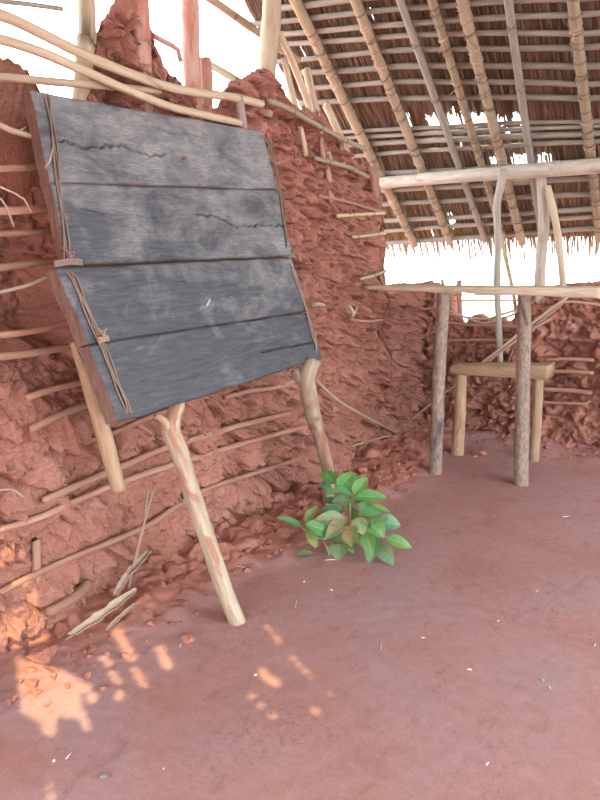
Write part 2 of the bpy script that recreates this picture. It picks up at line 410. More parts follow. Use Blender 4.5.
for pts, r, mt, lab, X0 in wattle:
    W = [L(p[0], p[1], X0 - 0.008) for p in pts]
    for a, b in zip(W, W[1:]): segs.append((a.y, a.z, b.y, b.z, r))
    mb = MB().tube(W, [r * (0.80 + 0.12 * random.random()) for _ in W], 12, 0.14, 0.03, endrag=0.015)
    tag(mb.build('wattle_pole', M[mt]), lab, 'pole', GW)
def pole_d(y, z):
    best = 9
    for ay, az, by, bz, r in segs:
        dx, dz = by - ay, bz - az
        t = max(0, min(1, ((y - ay) * dx + (z - az) * dz) / (dx * dx + dz * dz + 1e-9)))
        d = math.hypot(y - ay - t * dx, z - az - t * dz) - r
        if d < best: best = d
    return best

# ------------------------------------------------------------------ left wall
topline = [(-140, 40), (-60, 42), (0, 47), (12, 62), (35, 72), (47, 93), (62, 106), (78, 105), (92, 98), (100, 72), (104, 44), (110, 22), (119, 4),
           (130, -8), (148, -6), (153, 36), (164, 50), (172, 72), (184, 80), (196, 94), (205, 106), (224, 110), (234, 85), (254, 78), (262, 70),
           (277, 72), (286, 86), (297, 106), (312, 112), (328, 113), (336, 128), (344, 142), (355, 157), (367, 167), (377, 171)]
prof = [(0.2, 1.9)] + [(q.y, q.z) for q in (L(*p) for p in topline[1:])]
prof.sort()
prof += [(3.78, 1.72), (3.80, 1.08), (3.9, 1.045), (4.75, 1.03)]
def ptop(y):
    for (a, za), (b, zb) in zip(prof, prof[1:]):
        if a <= y <= b: return za + (zb - za) * (y - a) / max(b - a, 1e-6) + 0.022 * noise.noise(V((y * 17, 0, 2))) + 0.02 * noise.noise(V((y * 45, 0, 2)))
    return prof[0][1] if y < prof[0][0] else prof[-1][1]
def cellh(pt, k): return noise.noise(V((pt[0] * 13.7 + k, pt[1] * 11.3 + k, 3.3)))
def mud_relief(p, crumb):
    """broken daubed mud: slabs, cracks, crumbs and pits"""
    w = V((noise.noise(p * 6), noise.noise(p * 6 + V((7, 7, 7))), 0)) * 0.06 + V((noise.noise(p * 19), noise.noise(p * 19 + V((3, 5, 7))), 0)) * 0.018
    f1, c1 = noise.voronoi((p + w) * 5.5 + V((1, 3, 0)))
    f2, c2 = noise.voronoi((p + w * 1.3) * 13.0)
    f3, c3 = noise.voronoi((p + w * 0.6) * 31.0)
    e1 = f1[1] - f1[0]; e2 = f2[1] - f2[0]; e3 = f3[1] - f3[0]
    patch = 0.45 + 0.55 * ss(-0.25, 0.2, noise.noise(p * 1.7 + V((0, 9, 4))))
    patch = max(patch, crumb)
    d = 0.085 * cellh(c1[0], 1) * ss(0.0, 0.16, e1) - 0.050 * (1 - ss(0.0, 0.09, e1)) * (0.2 + 0.8 * patch)
    d += (0.060 * cellh(c2[0], 5) * ss(0, 0.2, e2) - 0.026 * (1 - ss(0.0, 0.14, e2))) * (0.2 + 0.8 * patch)
    d += (0.034 * cellh(c3[0], 9) - 0.010 * (1 - ss(0, 0.2, e3))) * (0.2 + 0.8 * max(crumb, patch * 0.7))
    pit = ss(0.18, 0.36, noise.noise(p * 14 + V((4, 1, 8))))
    d -= (0.016 + 0.040 * crumb) * pit * patch
    d += (0.007 + 0.010 * crumb) * fbm(p * 30, 4)
    return d
def wall_d(y, z):
    p = V((y, z * 1.25, 0))
    big = 0.040 * noise.noise(p * 2.1 + V((3, 1, 7))) + 0.020 * noise.noise(p * 5 + V((9, 4, 2)))
    crumb = max(ss(2.2, 2.7, y), ss(1.45, 1.75, z))
    d = big + mud_relief(p, crumb)
    d += crumb * (0.030 * noise.noise(V((y * 2.2, z * 12, 4))) - 0.045 * ss(0.30, 0.5, noise.noise(V((y * 3.0 + z, z * 17, 14)))))
    hole = ss(1.62, 1.42, y + 0.07 * noise.noise(V((z * 5, 1, 1)))) * ss(0.93, 1.04, z + 0.05 * noise.noise(V((y * 9, 2, 1))))
    hole *= ss(1.02, 1.14, y + 0.05 * noise.noise(V((z * 7, 5, 1)))) * 0.6 + 0.4
    d = d * (1 - 0.4 * hole) - 0.23 * hole
    h2 = ss(1.9, 1.6, y) * ss(0.80, 0.95, z) * (1 - hole)
    d -= 0.04 * h2
    d += 0.05 * ss(0.32, 0.0, z)
    if y > 3.6 and z > 1.0: d *= 1 - 0.6 * ss(3.6, 3.72, y)
    if 1.2 < y < 2.8 and z > 0.72: d = min(d, 0.025 + 0.05 * ss(1.0, 0.72, z))
    return max(d, -0.28)
mb = MB()
wy = axis([(0.2, 1.0, 0.03), (1.0, 2.4, 0.0068), (2.4, 3.85, 0.0080), (3.85, 4.75, 0.015)])
NU = 250
vs = []; front = []
for y in wy:
    zt = ptop(y); row = []
    for k in range(NU + 1):
        z = -0.06 + (zt + 0.06) * k / NU
        d = wall_d(y, z)
        pd = pole_d(y, z)
        if pd < 0.03:
            bur = noise.noise(V((y * 6, z * 3, 8))) + 0.5 * noise.noise(V((y * 19, z * 19, 3)))
            lim = -0.012 + 0.05 * ss(0.002, 0.03, pd) + 0.05 * ss(0.02, 0.35, bur)
            d = min(d, lim)
        e = ss(0.0, 0.04, zt - z)
        d = d * e - 0.035 * (1 - e)
        yy = y + 0.004 * noise.noise(V((y * 40, z * 40, 1)))
        if y > 3.70 and z > 1.08: yy += 0.035 * fbm(V((z * 12, 0, 0))) * ss(3.70, 3.78, y)
        row.append(len(vs)); vs.append((-2.0 + d, yy, z - 0.4 * max(-0.03, min(d, 0.06)) * ss(0.0, 0.15, z)))
    front.append(row)
back = []
for y in wy:
    zt = ptop(y); zt -= 0.42 if zt > 1.5 else 0.05
    row = []
    for k in range(0, 21):
        z = -0.06 + (zt + 0.06) * k / 20
        e = ss(0.0, 0.05, zt - z)
        row.append(len(vs)); vs.append((-2.36 + 0.02 * noise.noise(V((y * 5, z * 5, 30))) + 0.06 * (1 - e), y, z))
    back.append(row)
fs = []
for j in range(len(wy) - 1):
    for k in range(NU): fs.append((front[j][k], front[j + 1][k], front[j + 1][k + 1], front[j][k + 1]))
    for k in range(20): fs.append((back[j][k], back[j][k + 1], back[j + 1][k + 1], back[j + 1][k]))
    fs.append((front[j][NU], front[j + 1][NU], back[j + 1][20], back[j][20]))
for j in (0, len(wy) - 1):
    loop = front[j] + back[j][::-1]
    fs.append(tuple(loop if j == 0 else loop[::-1]))
mb.add(vs, fs)
tag(mb.build('wall_left', M['mud'], origin=(-2, 2, 0)), kind='structure')

# ------------------------------------------------------------------ poles and back wall
GB = 'wattle sticks exposed in the far wall'
bw = [
    ([(440, 322), (470, 325), (500, 326), (522, 327)], 0.011, 'level stick behind the desk posts, upper of two', -0.01),
    ([(432, 341), (465, 340), (500, 340), (520, 341)], 0.010, 'level stick behind the desk posts, lower of two', -0.01),
    ([(545, 360), (570, 359), (594, 360)], 0.012, 'topmost of four short sticks in the recess right of desk', 0.0),
    ([(540, 371), (570, 371.5), (594, 373)], 0.012, 'second of four short sticks in the recess right of desk', 0.0),
    ([(534, 389), (565, 390), (592, 393)], 0.0135, 'third and thickest of four short sticks right of desk', -0.005),
    ([(541, 402), (565, 403), (588, 404)], 0.010, 'lowest of four short sticks right of desk, half buried', 0.0),
]
bsegs = []
for pts, r, lab, off in bw:
    W = [B(p[0], p[1], 4.44 + off) for p in pts]
    for a, b in zip(W, W[1:]): bsegs.append((a.x, a.z, b.x, b.z, r))
    tag(MB().tube(W, r, 10, 0.12, 0.03).build('wattle_stick', M['wattle']), lab, 'stick', GB)
btop = [(383, 284), (418, 286), (426, 288), (430, 300), (434, 288), (448, 290), (451, 316), (456, 324), (463, 326), (467, 318), (473, 315), (480, 318), (484, 324), (489, 320),
        (497, 318), (502, 324), (508, 321), (514, 318), (517, 296), (522, 290), (540, 287), (570, 284), (600, 282), (700, 280)]
bp = [(q.x, q.z) for q in (B(*p) for p in btop)] 
bp = [(-2.3, bp[0][1])] + bp + [(2.6, 1.05)]
bp.sort()
def btopz(x):
    for (a, za), (b, zb) in zip(bp, bp[1:]):
        if a <= x <= b: return za + (zb - za) * (x - a) / max(b - a, 1e-6)
    return 1.05
rec0, rec1 = B(546, 357), B(592, 344)
def bwall_d(x, z):
    p = V((x + 9, z * 1.2, 0))
    d = 0.05 * noise.noise(p * 2.3) + 0.9 * mud_relief(p, 0.75) + 0.015 * noise.noise(V((x * 2.2, z * 11, 4)))
    # recess with bare sticks on the right
    m = ss(rec0.x - 0.05, rec0.x + 0.02, x) * ss(rec1.x + 0.04, rec1.x - 0.02, x)
    d -= 0.09 * m * ss(rec0.z - 0.05, rec0.z + 0.0, z) * ss(rec1.z + 0.02, rec1.z - 0.01, z)
    d -= 0.03 * m * ss(0.25, 0.35, z) * ss(rec1.z, rec1.z - 0.03, z)
    d += 0.05 * ss(0.25, 0, z)
    return d
mb = MB(); vs = []; front = []; back = []
bx = axis([(-2.3, -0.5, 0.0095), (-0.5, 1.0, 0.016), (1.0, 2.6, 0.03)])
NB = 110
for x in bx:
    zt = btopz(x) + 0.01 * noise.noise(V((x * 25, 2, 2))); row = []
    for k in range(NB + 1):
        z = -0.06 + (zt + 0.06) * k / NB
        d = bwall_d(x, z)
        for ax, az, bx_, bz, r in bsegs:
            if ax - 0.03 < x < bx_ + 0.03:
                t = max(0, min(1, (x - ax) / (bx_ - ax)))
                dd = abs(z - (az + (bz - az) * t)) - r
                if dd < 0.03: d = min(d, -0.004 + 0.03 * ss(0.004, 0.03, dd))
        e = ss(0, 0.04, zt - z); d = d * e - 0.04 * (1 - e)
        row.append(len(vs)); vs.append((x, 4.45 - d, z))
    front.append(row)
    row = []
    for k in range(11):
        z = -0.06 + (zt + 0.06) * k / 10
        row.append(len(vs)); vs.append((x, 4.62 + 0.02 * noise.noise(V((x * 5, z * 5, 3))), z))
    back.append(row)
fs = []
for j in range(len(bx) - 1):
    for k in range(NB): fs.append((front[j][k + 1], front[j + 1][k + 1], front[j + 1][k], front[j][k]))
    for k in range(10): fs.append((back[j][k], back[j + 1][k], back[j + 1][k + 1], back[j][k + 1]))
    fs.append((front[j][NB], back[j][10], back[j + 1][10], front[j + 1][NB]))
for j in (0, len(bx) - 1):
    loop = front[j] + back[j][::-1]
    fs.append(tuple(loop if j else loop[::-1]))
mb.add(vs, fs)
tag(mb.build('wall_back', M['mud'], origin=(0, 4.5, 0)), kind='structure')

def roof_at(y): return roofz(y) if y > RIDGE else RIDGEZ - RK * (RIDGE - y)
# ------------------------------------------------------------------ upright posts along the top of the left wall
GP = 'upright posts in the broken top of the left wall'
def upright(pix, r, mt, lab, x=-2.06, toroof=True, name='wall_post', rough=0.14, bury=0.25):
    W = [L(px, py, x) for px, py in pix]           # from the bottom upwards
    b0 = W[0] + (W[0] - W[1]).normalized() * bury
    pts = [b0] + W
    if toroof:
        d = (W[-1] - W[-2]).normalized(); d = (d + V((0, 0, 1.5))).normalized(); e = W[-1].copy()
        for _ in range(200):
            if e.z > roof_at(e.y) - 0.03: break
            e += d * 0.01
        if (e - W[-1]).length > 0.03: pts.append(e)
    o = MB().tube(pts, r, 14, rough, 0.05, endrag=0.02).build(name, M[mt])
    return tag(o, lab, 'post', GP)
upright([(80, 104), (86, 40), (86, -5)], 0.030, 'pale', 'thin post, paled by flare, standing alone against the sky above the blackboard')  # washed-out look of the flare put into the colour by pale wood
upright([(143, 80), (141, 40), (139, -5)], 0.034, 'mudpost', 'thick mud plastered post in the tall column of mud above blackboard', x=-2.02)
upright([(193, 97), (191, 50), (190, -5)], 0.036, 'mudpost', 'stout post right of the tall mud column, smeared with red mud')
upright([(207, 112), (207, 85), (205, 58)], 0.026, 'mudpost', 'short mud covered post between two tall posts above the blackboard', toroof=False)
upright([(265, 92), (269, 45), (272, -5)], 0.045, 'pale', 'thick pale peeled post rising from the top of the crumbly mud', x=-2.09, bury=0.12)
upright([(311, 110), (294, 65), (279, 33)], 0.018, 'pale', 'slanting pale stake leaning left beside the thick pale post', toroof=False)
upright([(318, 118), (312, 95), (306, 68)], 0.021, 'pale', 'pale stake tilted behind the bamboo rail, second from thick pale post', toroof=False)
upright([(339, 134), (333, 120), (326, 105)], 0.020, 'pale', 'short broken pale stake, third right of the thick pale post', toroof=False)
upright([(292, 92), (288, 75), (284, 58)], 0.016, 'pale', 'short split stake close beside the thick pale post', toroof=False)
upright([(331, 198), (329, 180), (326, 162)], 0.016, 'mudpost', 'pale stake end exposed in the crumbly mud below the bamboo rail', x=-2.005, toroof=False, bury=0.02)
upright([(304, 145), (302, 135), (300, 127)], 0.013, 'pale', 'tiny pale stake tip in the mud beneath the long bamboo rail', x=-1.975, toroof=False, bury=0.05)
upright([(375, 192), (373, 180), (371, 167)], 0.024, 'wattle', 'broken orange brown post top where the beam meets the left wall', x=-1.99, toroof=False, bury=0.03)
upright([(322, 152), (321, 145), (321, 138)], 0.014, 'mudpost', 'stubby mud caked stake end above the sloping lower bamboo', x=-1.975, toroof=False, bury=0.06)
upright([(343, 162), (342, 152), (341, 142)], 0.014, 'mudpost', 'mud caked stake end just left of the beam and wall corner', x=-1.995, toroof=False, bury=0.02)
upright([(243, 127), (241, 112), (239, 97)], 0.018, 'darkpost', 'short dark grey stake at the top right corner of blackboard', x=-1.93, toroof=False, bury=0.05)
upright([(36, 612), (37, 575), (36, 540)], 0.015, 'wattle', 'buried upright stake showing low at the left end of wall', x=-2.0, toroof=False, bury=0.05)
def rail(pix, r, mt, lab, x, name='wall_rail', node=0.0):
    W = [L(px, py, x) for px, py in pix]
    return tag(MB().tube(W, r, 12, 0.08, 0.03, node=node).build(name, M[mt]), lab, 'pole', 'thin bent rails across the top of the left wall')
rail([(-60, 3), (0, 15), (40, 33), (80, 53), (120, 70), (165, 86), (200, 93), (232, 97), (262, 104)], 0.0165, 'pale', 'upper of two long bent rails crossing the sky above blackboard', -1.93)
rail([(-60, 25), (0, 39), (40, 52), (80, 69), (120, 87), (165, 105), (200, 114), (240, 123)], 0.0150, 'pale', 'lower of two long bent rails, its end at the dark grey stake', -1.925)
rail([(-60, 73), (0, 77), (45, 81), (80, 84), (115, 87), (160, 91)], 0.0125, 'pale', 'thin level rail behind the two bent ones above left corner of blackboard', -1.96)
rail([(-30, -4), (0, 1), (35, 5), (62, 9)], 0.0075, 'batten', 'thinnest rail at the very top left against the sky', -2.05)
rail([(268, 101), (285, 107), (315, 124), (345, 140), (365, 149)], 0.0125, 'bamboo', 'bamboo rail sloping down over the crumbly mud toward the beam', -1.93, node=0.24)
rail([(314, 158), (330, 162), (350, 168), (368, 177)], 0.0120, 'bamboo', 'short bamboo rail below the long sloping one, pointing at the beam end', -1.94, node=0.24)
rail([(150, 34), (165, 42), (178, 50), (181, 62)], 0.0095, 'mudpost', 'crooked thin stick bridging the hole beside the tall mud column', -2.04)

# ------------------------------------------------------------------ roof
GR = 'roof rafters over the far side'
rafters = [
    ((295, 0), (415, 245), 0.031, 'bamboo', 'thick ringed bamboo rafter nearest the left wall, its end over the wall edge'),
    ((355, 0), (450, 242), 0.029, 'bamboo', 'ringed bamboo rafter second from the left wall'),
    ((400, 0), (485, 241), 0.022, 'batten', 'smooth straight rafter third from the left wall'),
    ((432, 0), (503, 237), 0.024, 'bamboo', 'smooth rafter fourth from left wall, above the curved thin post'),
    ((462, 0), (522, 243), 0.030, 'bamboo', 'knotted bamboo rafter with pale ties, fifth from the left wall'),
    ((508, 0), (541, 232), 0.023, 'batten', 'smooth grey rafter ending above the forked post on the beam'),
    ((573, 0), (600, 240), 0.028, 'bamboo', 'ringed bamboo rafter nearest the right edge of the picture'),
]
def rpt(x, y, up=0.0): return V((x, y, roofz(y) + up))
blist_px = [-12, 2, 18, 33, 48, 65, 82, 97, 124, 130, 137, 147, 167, 184, 198, 214, 223, 235]
batY = [RP(500, y, 0.05).y for y in blist_px]
extra = []; yy = batY[0] - 0.16
while yy > RIDGE + 0.2:
    yy -= 0.095; extra.append(yy)
for (p0, p1, r, mt, lab) in rafters:
    a, b = RP(*p0), RP(*p1)
    d = (a - b).normalized()
    top = a + d * ((RIDGE + 0.03 - a.y) / d.y)
    root = thing('rafter', lab, 'rafter', V((b.x, b.y, b.z)), GR)
    mid = a.lerp(b, 0.5) + V((0, 0, random.uniform(-0.012, 0.012)))
    MB().tube([b, mid, a, top], [r * 0.92, r, r, r], 14, 0.05, 0.03, node=0.24 if mt == 'bamboo' else 0.0).build('pole', M[mt], root)
    # twine lashings round pole and batten
    Lr = (top - b).length
    u = (top - b).normalized(); side = V((1, 0, 0)); side = (side - u * side.dot(u)).normalized(); nn = u.cross(side)
    for by in (batY if mt == 'bamboo' else batY[2::4]):
        if by > b.y - 0.04: continue
        c = b + u * ((by - b.y) / u.y)
        mb = MB()
        for q in range(2):
            ph = random.uniform(-0.012, 0.012); sl = random.uniform(-0.6, 0.6)
            ring = []
            for k in range(11):
                an = 2 * math.pi * k / 10
                ring.append(c + u * (ph + q * 0.008 + sl * r * math.cos(an)) + side * ((r * 1.07 + 0.002) * math.cos(an)) + nn * ((r * 1.07 + 0.002) * math.sin(an)))
            mb.tube(ring, 0.0032, 5, 0, 0.05, cap=False, smooth=False)
        if random.random() < 0.45:
            s0 = c - nn * r * 1.1; 
            if s0.z > c.z: s0 = c + nn * r * 1.1
            mb.tube([s0, s0 + V((random.uniform(-.03, .03), 0, -0.02)), s0 + V((random.uniform(-.05, .05), 0.01, -0.05))], 0.0018, 4, 0, 0.02)
        mb.build('lashing', M['twine'] if random.random() < 0.75 else M['vine'], root)
# battens above the rafters
def interp(tab, x):
    for (a, fa), (b, fb) in zip(tab, tab[1:]):
        if x <= b: return fa + (fb - fa) * max(0.0, (x - a)) / (b - a)
    return tab[-1][1]
n = len(batY)
beam_i = sum(1 for y in batY if y < 4.47)
for i, by in enumerate(batY + extra):
    r = random.uniform(0.0145, 0.0185)
    if i < n and blist_px[i] in (124, 130): r = 0.0125
    pts = []
    wob = lambda x: rpt(x.x, x.y + 0.010 * noise.noise(V((x.x * 1.3, i * 7.1, 0))), 0.050 + 0.006 * noise.noise(V((x.x * 2, i * 3.3, 4))))
    if i < n:
        y5 = blist_px[i]
        sr = interp([(-12, -.06), (15, -.045), (33, -.02), (48, -.003), (82, .008), (98, 0.0), (125, -.03), (147, -.05), (167, -.06), (200, -.05), (240, -.075)], y5) + random.uniform(-.008, .008)
        sl = interp([(-12, -.11), (50, -.085), (100, -.065), (240, -.085)], y5) + random.uniform(-.008, .008)
        line = [RP(x, y, 0.05) for x, y in ((600, y5 + sr * 100), (550, y5 + sr * 50), (500, y5), (450, y5 - (sr * .8 + sl * .2) * 50), (400, y5 - sr * 80 - sl * 20), (350, y5 - sr * 85 - sl * 65), (300, y5 - sr * 88 - sl * 112))]
        d = (line[-1] - line[-3]).normalized()
        xe = -2.75 - random.uniform(-0.12, 0.12)
        while line[-1].x > xe + 0.1: line.append(line[-1] + d * 0.2)
        line = line[::-1]
        d = V((1, 0, 0)); q = line[-1].copy()
        while q.x < 2.3: q = q + d * 0.4; line.append(q)
        pts = [wob(q) for q in line]
    else:
        x = -2.75 - random.uniform(-0.12, 0.12); sk = random.uniform(-0.012, 0.012)
        while x < 2.5:
            pts.append(wob(V((x, by + sk * (x + 1.5), 0)))); x += 0.35
    o = MB().tube(pts, r, 10, 0.10, 0.06).build('roof_batten', M['batten'])
    if i < n:
        k = beam_i - i
        ordn = ['zeroth', 'first', 'second', 'third', 'fourth', 'fifth', 'sixth', 'seventh', 'eighth', 'ninth', 'tenth', 'eleventh', 'twelfth', 'thirteenth', 'fourteenth']
        lab = ('%s horizontal roof batten counted upward from the log beam' % ordn[k]) if k > 0 else \
              ('%s horizontal roof batten below the log beam, counted toward the eave' % ordn[1 - k])
        tag(o, lab, 'batten', 'horizontal battens under the thatch')
    else:
        tag(o, 'horizontal roof batten high near the ridge, above the top of the picture', 'batten', 'battens out of sight near the ridge')
# the thatch: overlapping courses of dry grass
NX0, NX1 = -2.80, 2.5
EAVE = batY[-1] + 0.10
courses = []
y = EAVE - 0.05
cs = 0.155
while y > RIDGE - 0.1: courses.append(y); y -= cs
HX = [(RP(400, 120).x, RP(527, 120).x)]
def hole_amt(x, cy, ci):
    """how far (in Y) a course stops short, leaving ragged daylight"""
    h = 0
    return h
# daylight gaps: (pixel box) on the roof plane
gaps = []
for box in [(404, 114, 414, 127), (426, 116, 440, 127), (446, 113, 466, 126), (471, 114, 492, 125), (497, 116, 507, 124), (511, 113, 526, 123), (490, 158, 497, 163), (511, 156, 530, 163), (538, 155, 552, 162),
            (446, 213, 458, 228), (506, 130, 512, 133), (518, 115, 524, 124), (371, 12, 376, 24), (379, 65, 384, 72), (430, 230, 437, 236), (300, 46, 308, 58), (408, 100, 411, 103), (460, 143, 463, 146)]:
    a = RP(box[0], box[1], 0.112); b = RP(box[2], box[3], 0.112)
    gaps.append((min(a.x, b.x), max(a.x, b.x), min(a.y, b.y), max(a.y, b.y)))
def in_gap(x, y, grow=0.0):
    for x0, x1, y0, y1 in gaps:
        if x0 - 0.03 < x < x1 + 0.03 and y0 - 0.08 < y < y1 + 0.05:
            cx, cy = (x0 + x1) / 2, (y0 + y1) / 2
            jag = 0.9 * noise.noise(V((x * 38, 3, 0))) + 0.1 
            ux = abs(x - cx) / ((x1 - x0) / 2 + 0.004); uy = (y - cy) / ((y1 - y0) / 2 + 0.004)
            if ux < 1 + 0.25 * noise.noise(V((y * 60, x * 20, 1))) and (-1 + jag) < uy < 1 + 0.3 * jag: return True
    return False
mb = MB(); vs = []; fs = []
gx = axis([(NX0, -0.6, 0.009), (-0.6, NX1, 0.1)]); gy = axis([(RIDGE, 3.3, 0.08), (3.3, EAVE, 0.011)])
idx = [[0] * len(gx) for _ in gy]
pcs = []
for j, y in enumerate(gy):
    for i, x in enumerate(gx):
        idx[j][i] = len(vs); vs.append(rpt(x, y + 0.004 * noise.noise(V((x * 50, y * 50, 0))), 0.115)); pcs.append((x, 0, y))
for j in range(len(gy) - 1):
    for i in range(len(gx) - 1):
        xm = (gx[i] + gx[i + 1]) / 2; ym = (gy[j] + gy[j + 1]) / 2
        if in_gap(xm, ym): continue
        fs.append((idx[j][i], idx[j][i + 1], idx[j + 1][i + 1], idx[j + 1][i]))
mb.add(vs, fs, pcs, col=(0.75, 0.72, 0.7))
# near slope behind the camera: unseen thatch, holes shaped to throw the sun patches
SUN = V((0.30, -0.62, 0.95)).normalized()
sunpoly = [[(15, 655), (62, 670), (80, 676), (92, 690), (96, 700), (88, 699), (79, 690), (81, 706), (88, 729), (83, 731), (75, 716), (54, 715), (51, 738), (43, 734), (35, 717), (18, 710)],
           [(8, 612), (62, 598), (46, 640), (6, 650)],
           [(111, 630), (119, 628), (136, 658), (129, 661)], [(98, 655), (105, 654), (112, 663), (104, 664)],
           [(105, 669), (112, 668), (121, 681), (113, 681)], [(113, 688), (120, 690), (121, 699), (114, 697)],
           [(153, 644), (162, 643), (171, 665), (161, 667)], [(43, 784), (47, 784), (51, 800), (46, 800)], [(128, 664), (138, 668), (146, 684), (139, 684)],
           [(264, 622), (267, 622), (281, 641), (278, 642)], [(258, 668), (262, 663), (268, 672), (285, 683), (272, 683), (262, 677)],
           [(286, 651), (289, 651), (312, 673), (309, 675)], [(318, 683), (321, 683), (334, 692), (330, 692)],
           [(288, 701), (297, 702), (330, 711), (327, 712)], [(246, 691), (249, 691), (278, 718), (274, 717)]]
polyw = [[G(*p, 0.02) for p in P] for P in sunpoly]
def inside(p, P):
    c = False; j = len(P) - 1
    for i in range(len(P)):
        if (P[i].y > p.y) != (P[j].y > p.y) and p.x < (P[j].x - P[i].x) * (p.y - P[i].y) / (P[j].y - P[i].y) + P[i].x: c = not c
        j = i
    return c
bb = [(min(q.x for q in P), max(q.x for q in P), min(q.y for q in P), max(q.y for q in P)) for P in polyw]
def nearz(y): return RIDGEZ + 0.115 - RK * (RIDGE - y)
NE = -1.2  # unseen near eave, drawn low to darken the foreground floor
gx = axis([(NX0, -2.0, 0.2), (-2.0, 1.0, 0.011), (1.0, NX1, 0.25)]); gy = axis([(NE, -0.7, 0.1), (-0.7, 1.0, 0.011), (1.0, RIDGE, 0.05)])
base = len(mb.v); vs = []; fs = []; pcs = []
for y in gy:
    for x in gx: vs.append((x, y, nearz(y))); pcs.append((x, 3, y))
nx = len(gx)
used = set()
for j in range(len(gy) - 1):
    for i in range(nx - 1):
        c = V(((gx[i] + gx[i + 1]) / 2, (gy[j] + gy[j + 1]) / 2, 0)); c.z = nearz(c.y)
        g = c - SUN * ((c.z - 0.02) / SUN.z)
        if any(b[0] < g.x < b[1] and b[2] < g.y < b[3] and inside(g, P) for b, P in zip(bb, polyw)): continue
        fs.append((j * nx + i, (j + 1) * nx + i, (j + 1) * nx + i + 1, j * nx + i + 1))
mb.add(vs, fs, pcs, col=(0.75, 0.72, 0.7))
roof = mb.build('ceiling', M['thatch'], origin=(0, RIDGE, RIDGEZ), smooth=False)
tag(roof, kind='structure')
# loose blades of each course, hanging over the battens
mb = MB()
def blade(x, y0, y1, up0, up1, w, sag=0.0, col=(1, 1, 1), hang=0.0, sk=0.0):
    a = rpt(x, y0, up0); b = rpt(x + sk, y1, up1)
    m = a.lerp(b, 0.5) - V((0, 0, sag))
    b = b - V((0, 0, hang))
    e = V((w / 2, 0, 0)); t = V((0, 0, 0.003)); o = random.uniform(0, 99)
    tilt = V((0, 0, random.uniform(-0.006, 0.006)))
    vs = [a - e + tilt, a + e - tilt, m - e * 0.95 + tilt, m + e * 0.95 - tilt, b - e * 0.35, b + e * 0.35]
    pc = [(o, 0, y0), (o + w, 0, y0), (o, 0, (y0 + y1) / 2), (o + w, 0, (y0 + y1) / 2), (o, 0, y1), (o + w, 0, y1)]
    mb.add(vs, [(0, 1, 3, 2), (2, 3, 5, 4)], pc, col=col)
for ci, cy in enumerate(courses):
    if cy < 3.2: step = 0.04
    else: step = 0.0085
    x = NX0
    while x < (NX1 if ci < 2 else 0.6):
        x += step * random.uniform(0.6, 1.4)
        if x > 0.0: x += 0.015
        y1 = cy + random.uniform(-0.03, 0.045) + 0.03 * noise.noise(V((x * 6, ci * 5.3, 0))); y0 = y1 - cs * 1.7
        bad = False
        for k in range(6):
            if in_gap(x, y0 + (y1 - y0) * k / 5): bad = True; break
        if bad and random.random() < 0.93:
            # stop the blade above the gap
            for k in range(12):
                if in_gap(x, y0 + (y1 - y0) * k / 11): y1 = y0 + (y1 - y0) * max(0, k - 1) / 11; break
            if y1 - y0 < 0.05: continue
        g = random.uniform(0.65, 1.25) * (1 + 0.35 * ss(4.4, 5.1, cy))
        warm = random.uniform(-0.06, 0.06) + 0.10 * ss(4.4, 5.1, cy)
        blade(x, y0, y1, 0.108, 0.074 + random.uniform(-0.006, 0.014), random.uniform(0.007, 0.016), col=(g, g * (1 + warm), g * (1 + warm * 0.6)), sk=random.uniform(-0.02, 0.02))
# ragged fringe at the eave
x = NX0
while x < NX1:
    x += random.uniform(0.001, 0.0045) * (1 if x < 0.2 else 5)
    clump = 0.5 + 0.5 * noise.noise(V((x * 9, 0, 3))) + 0.4 * noise.noise(V((x * 33, 0, 8)))
    ln = 0.06 + 0.13 * max(0, clump) + random.uniform(0, 0.04)
    if random.random() < 0.08: ln += random.uniform(0.04, 0.16)
    yq = EAVE - 0.06 + random.uniform(-0.02, 0.02)
    g = random.uniform(1.0, 1.9)
    blade(x, yq - 0.1, yq + ln * 0.55, 0.10 + random.uniform(-0.02, 0.02), 0.06, random.uniform(0.003, 0.008), col=(g * 1.1, g * 1.2, g * 0.95), hang=ln * 0.55, sk=random.uniform(-0.02, 0.02))
tag(mb.build('thatch', M['thatch'], origin=(0, 4, 2), smooth=False), 'dry brown grass thatch laid in courses over the battens, ragged at the eave', 'thatch', kind='stuff')
# barge poles at the gable edge
GBP = 'barge poles at the open gable edge'
a, b = RP(208, 0, -0.02), RP(299, 62, -0.02)
def barge(p0, p1, r, mt, lab, ext=0.6):
    a, b = L(*p0, -2.35), L(*p1, -2.2)
    a = a + (a - b).normalized() * ext
    tag(MB().tube([a, a.lerp(b, 0.5), b], r, 10, 0.06, 0.04, node=0.24).build('gable_pole', M[mt]), lab, 'pole', GBP)
barge((209, -2), (299, 61), 0.018, 'bamboo', 'bamboo pole slanting down behind the thick pale post at the roof edge')
barge((214, 67), (243, 84), 0.016, 'bamboo', 'short slanting pole in the bright gap left of the thick pale post', 0.05)

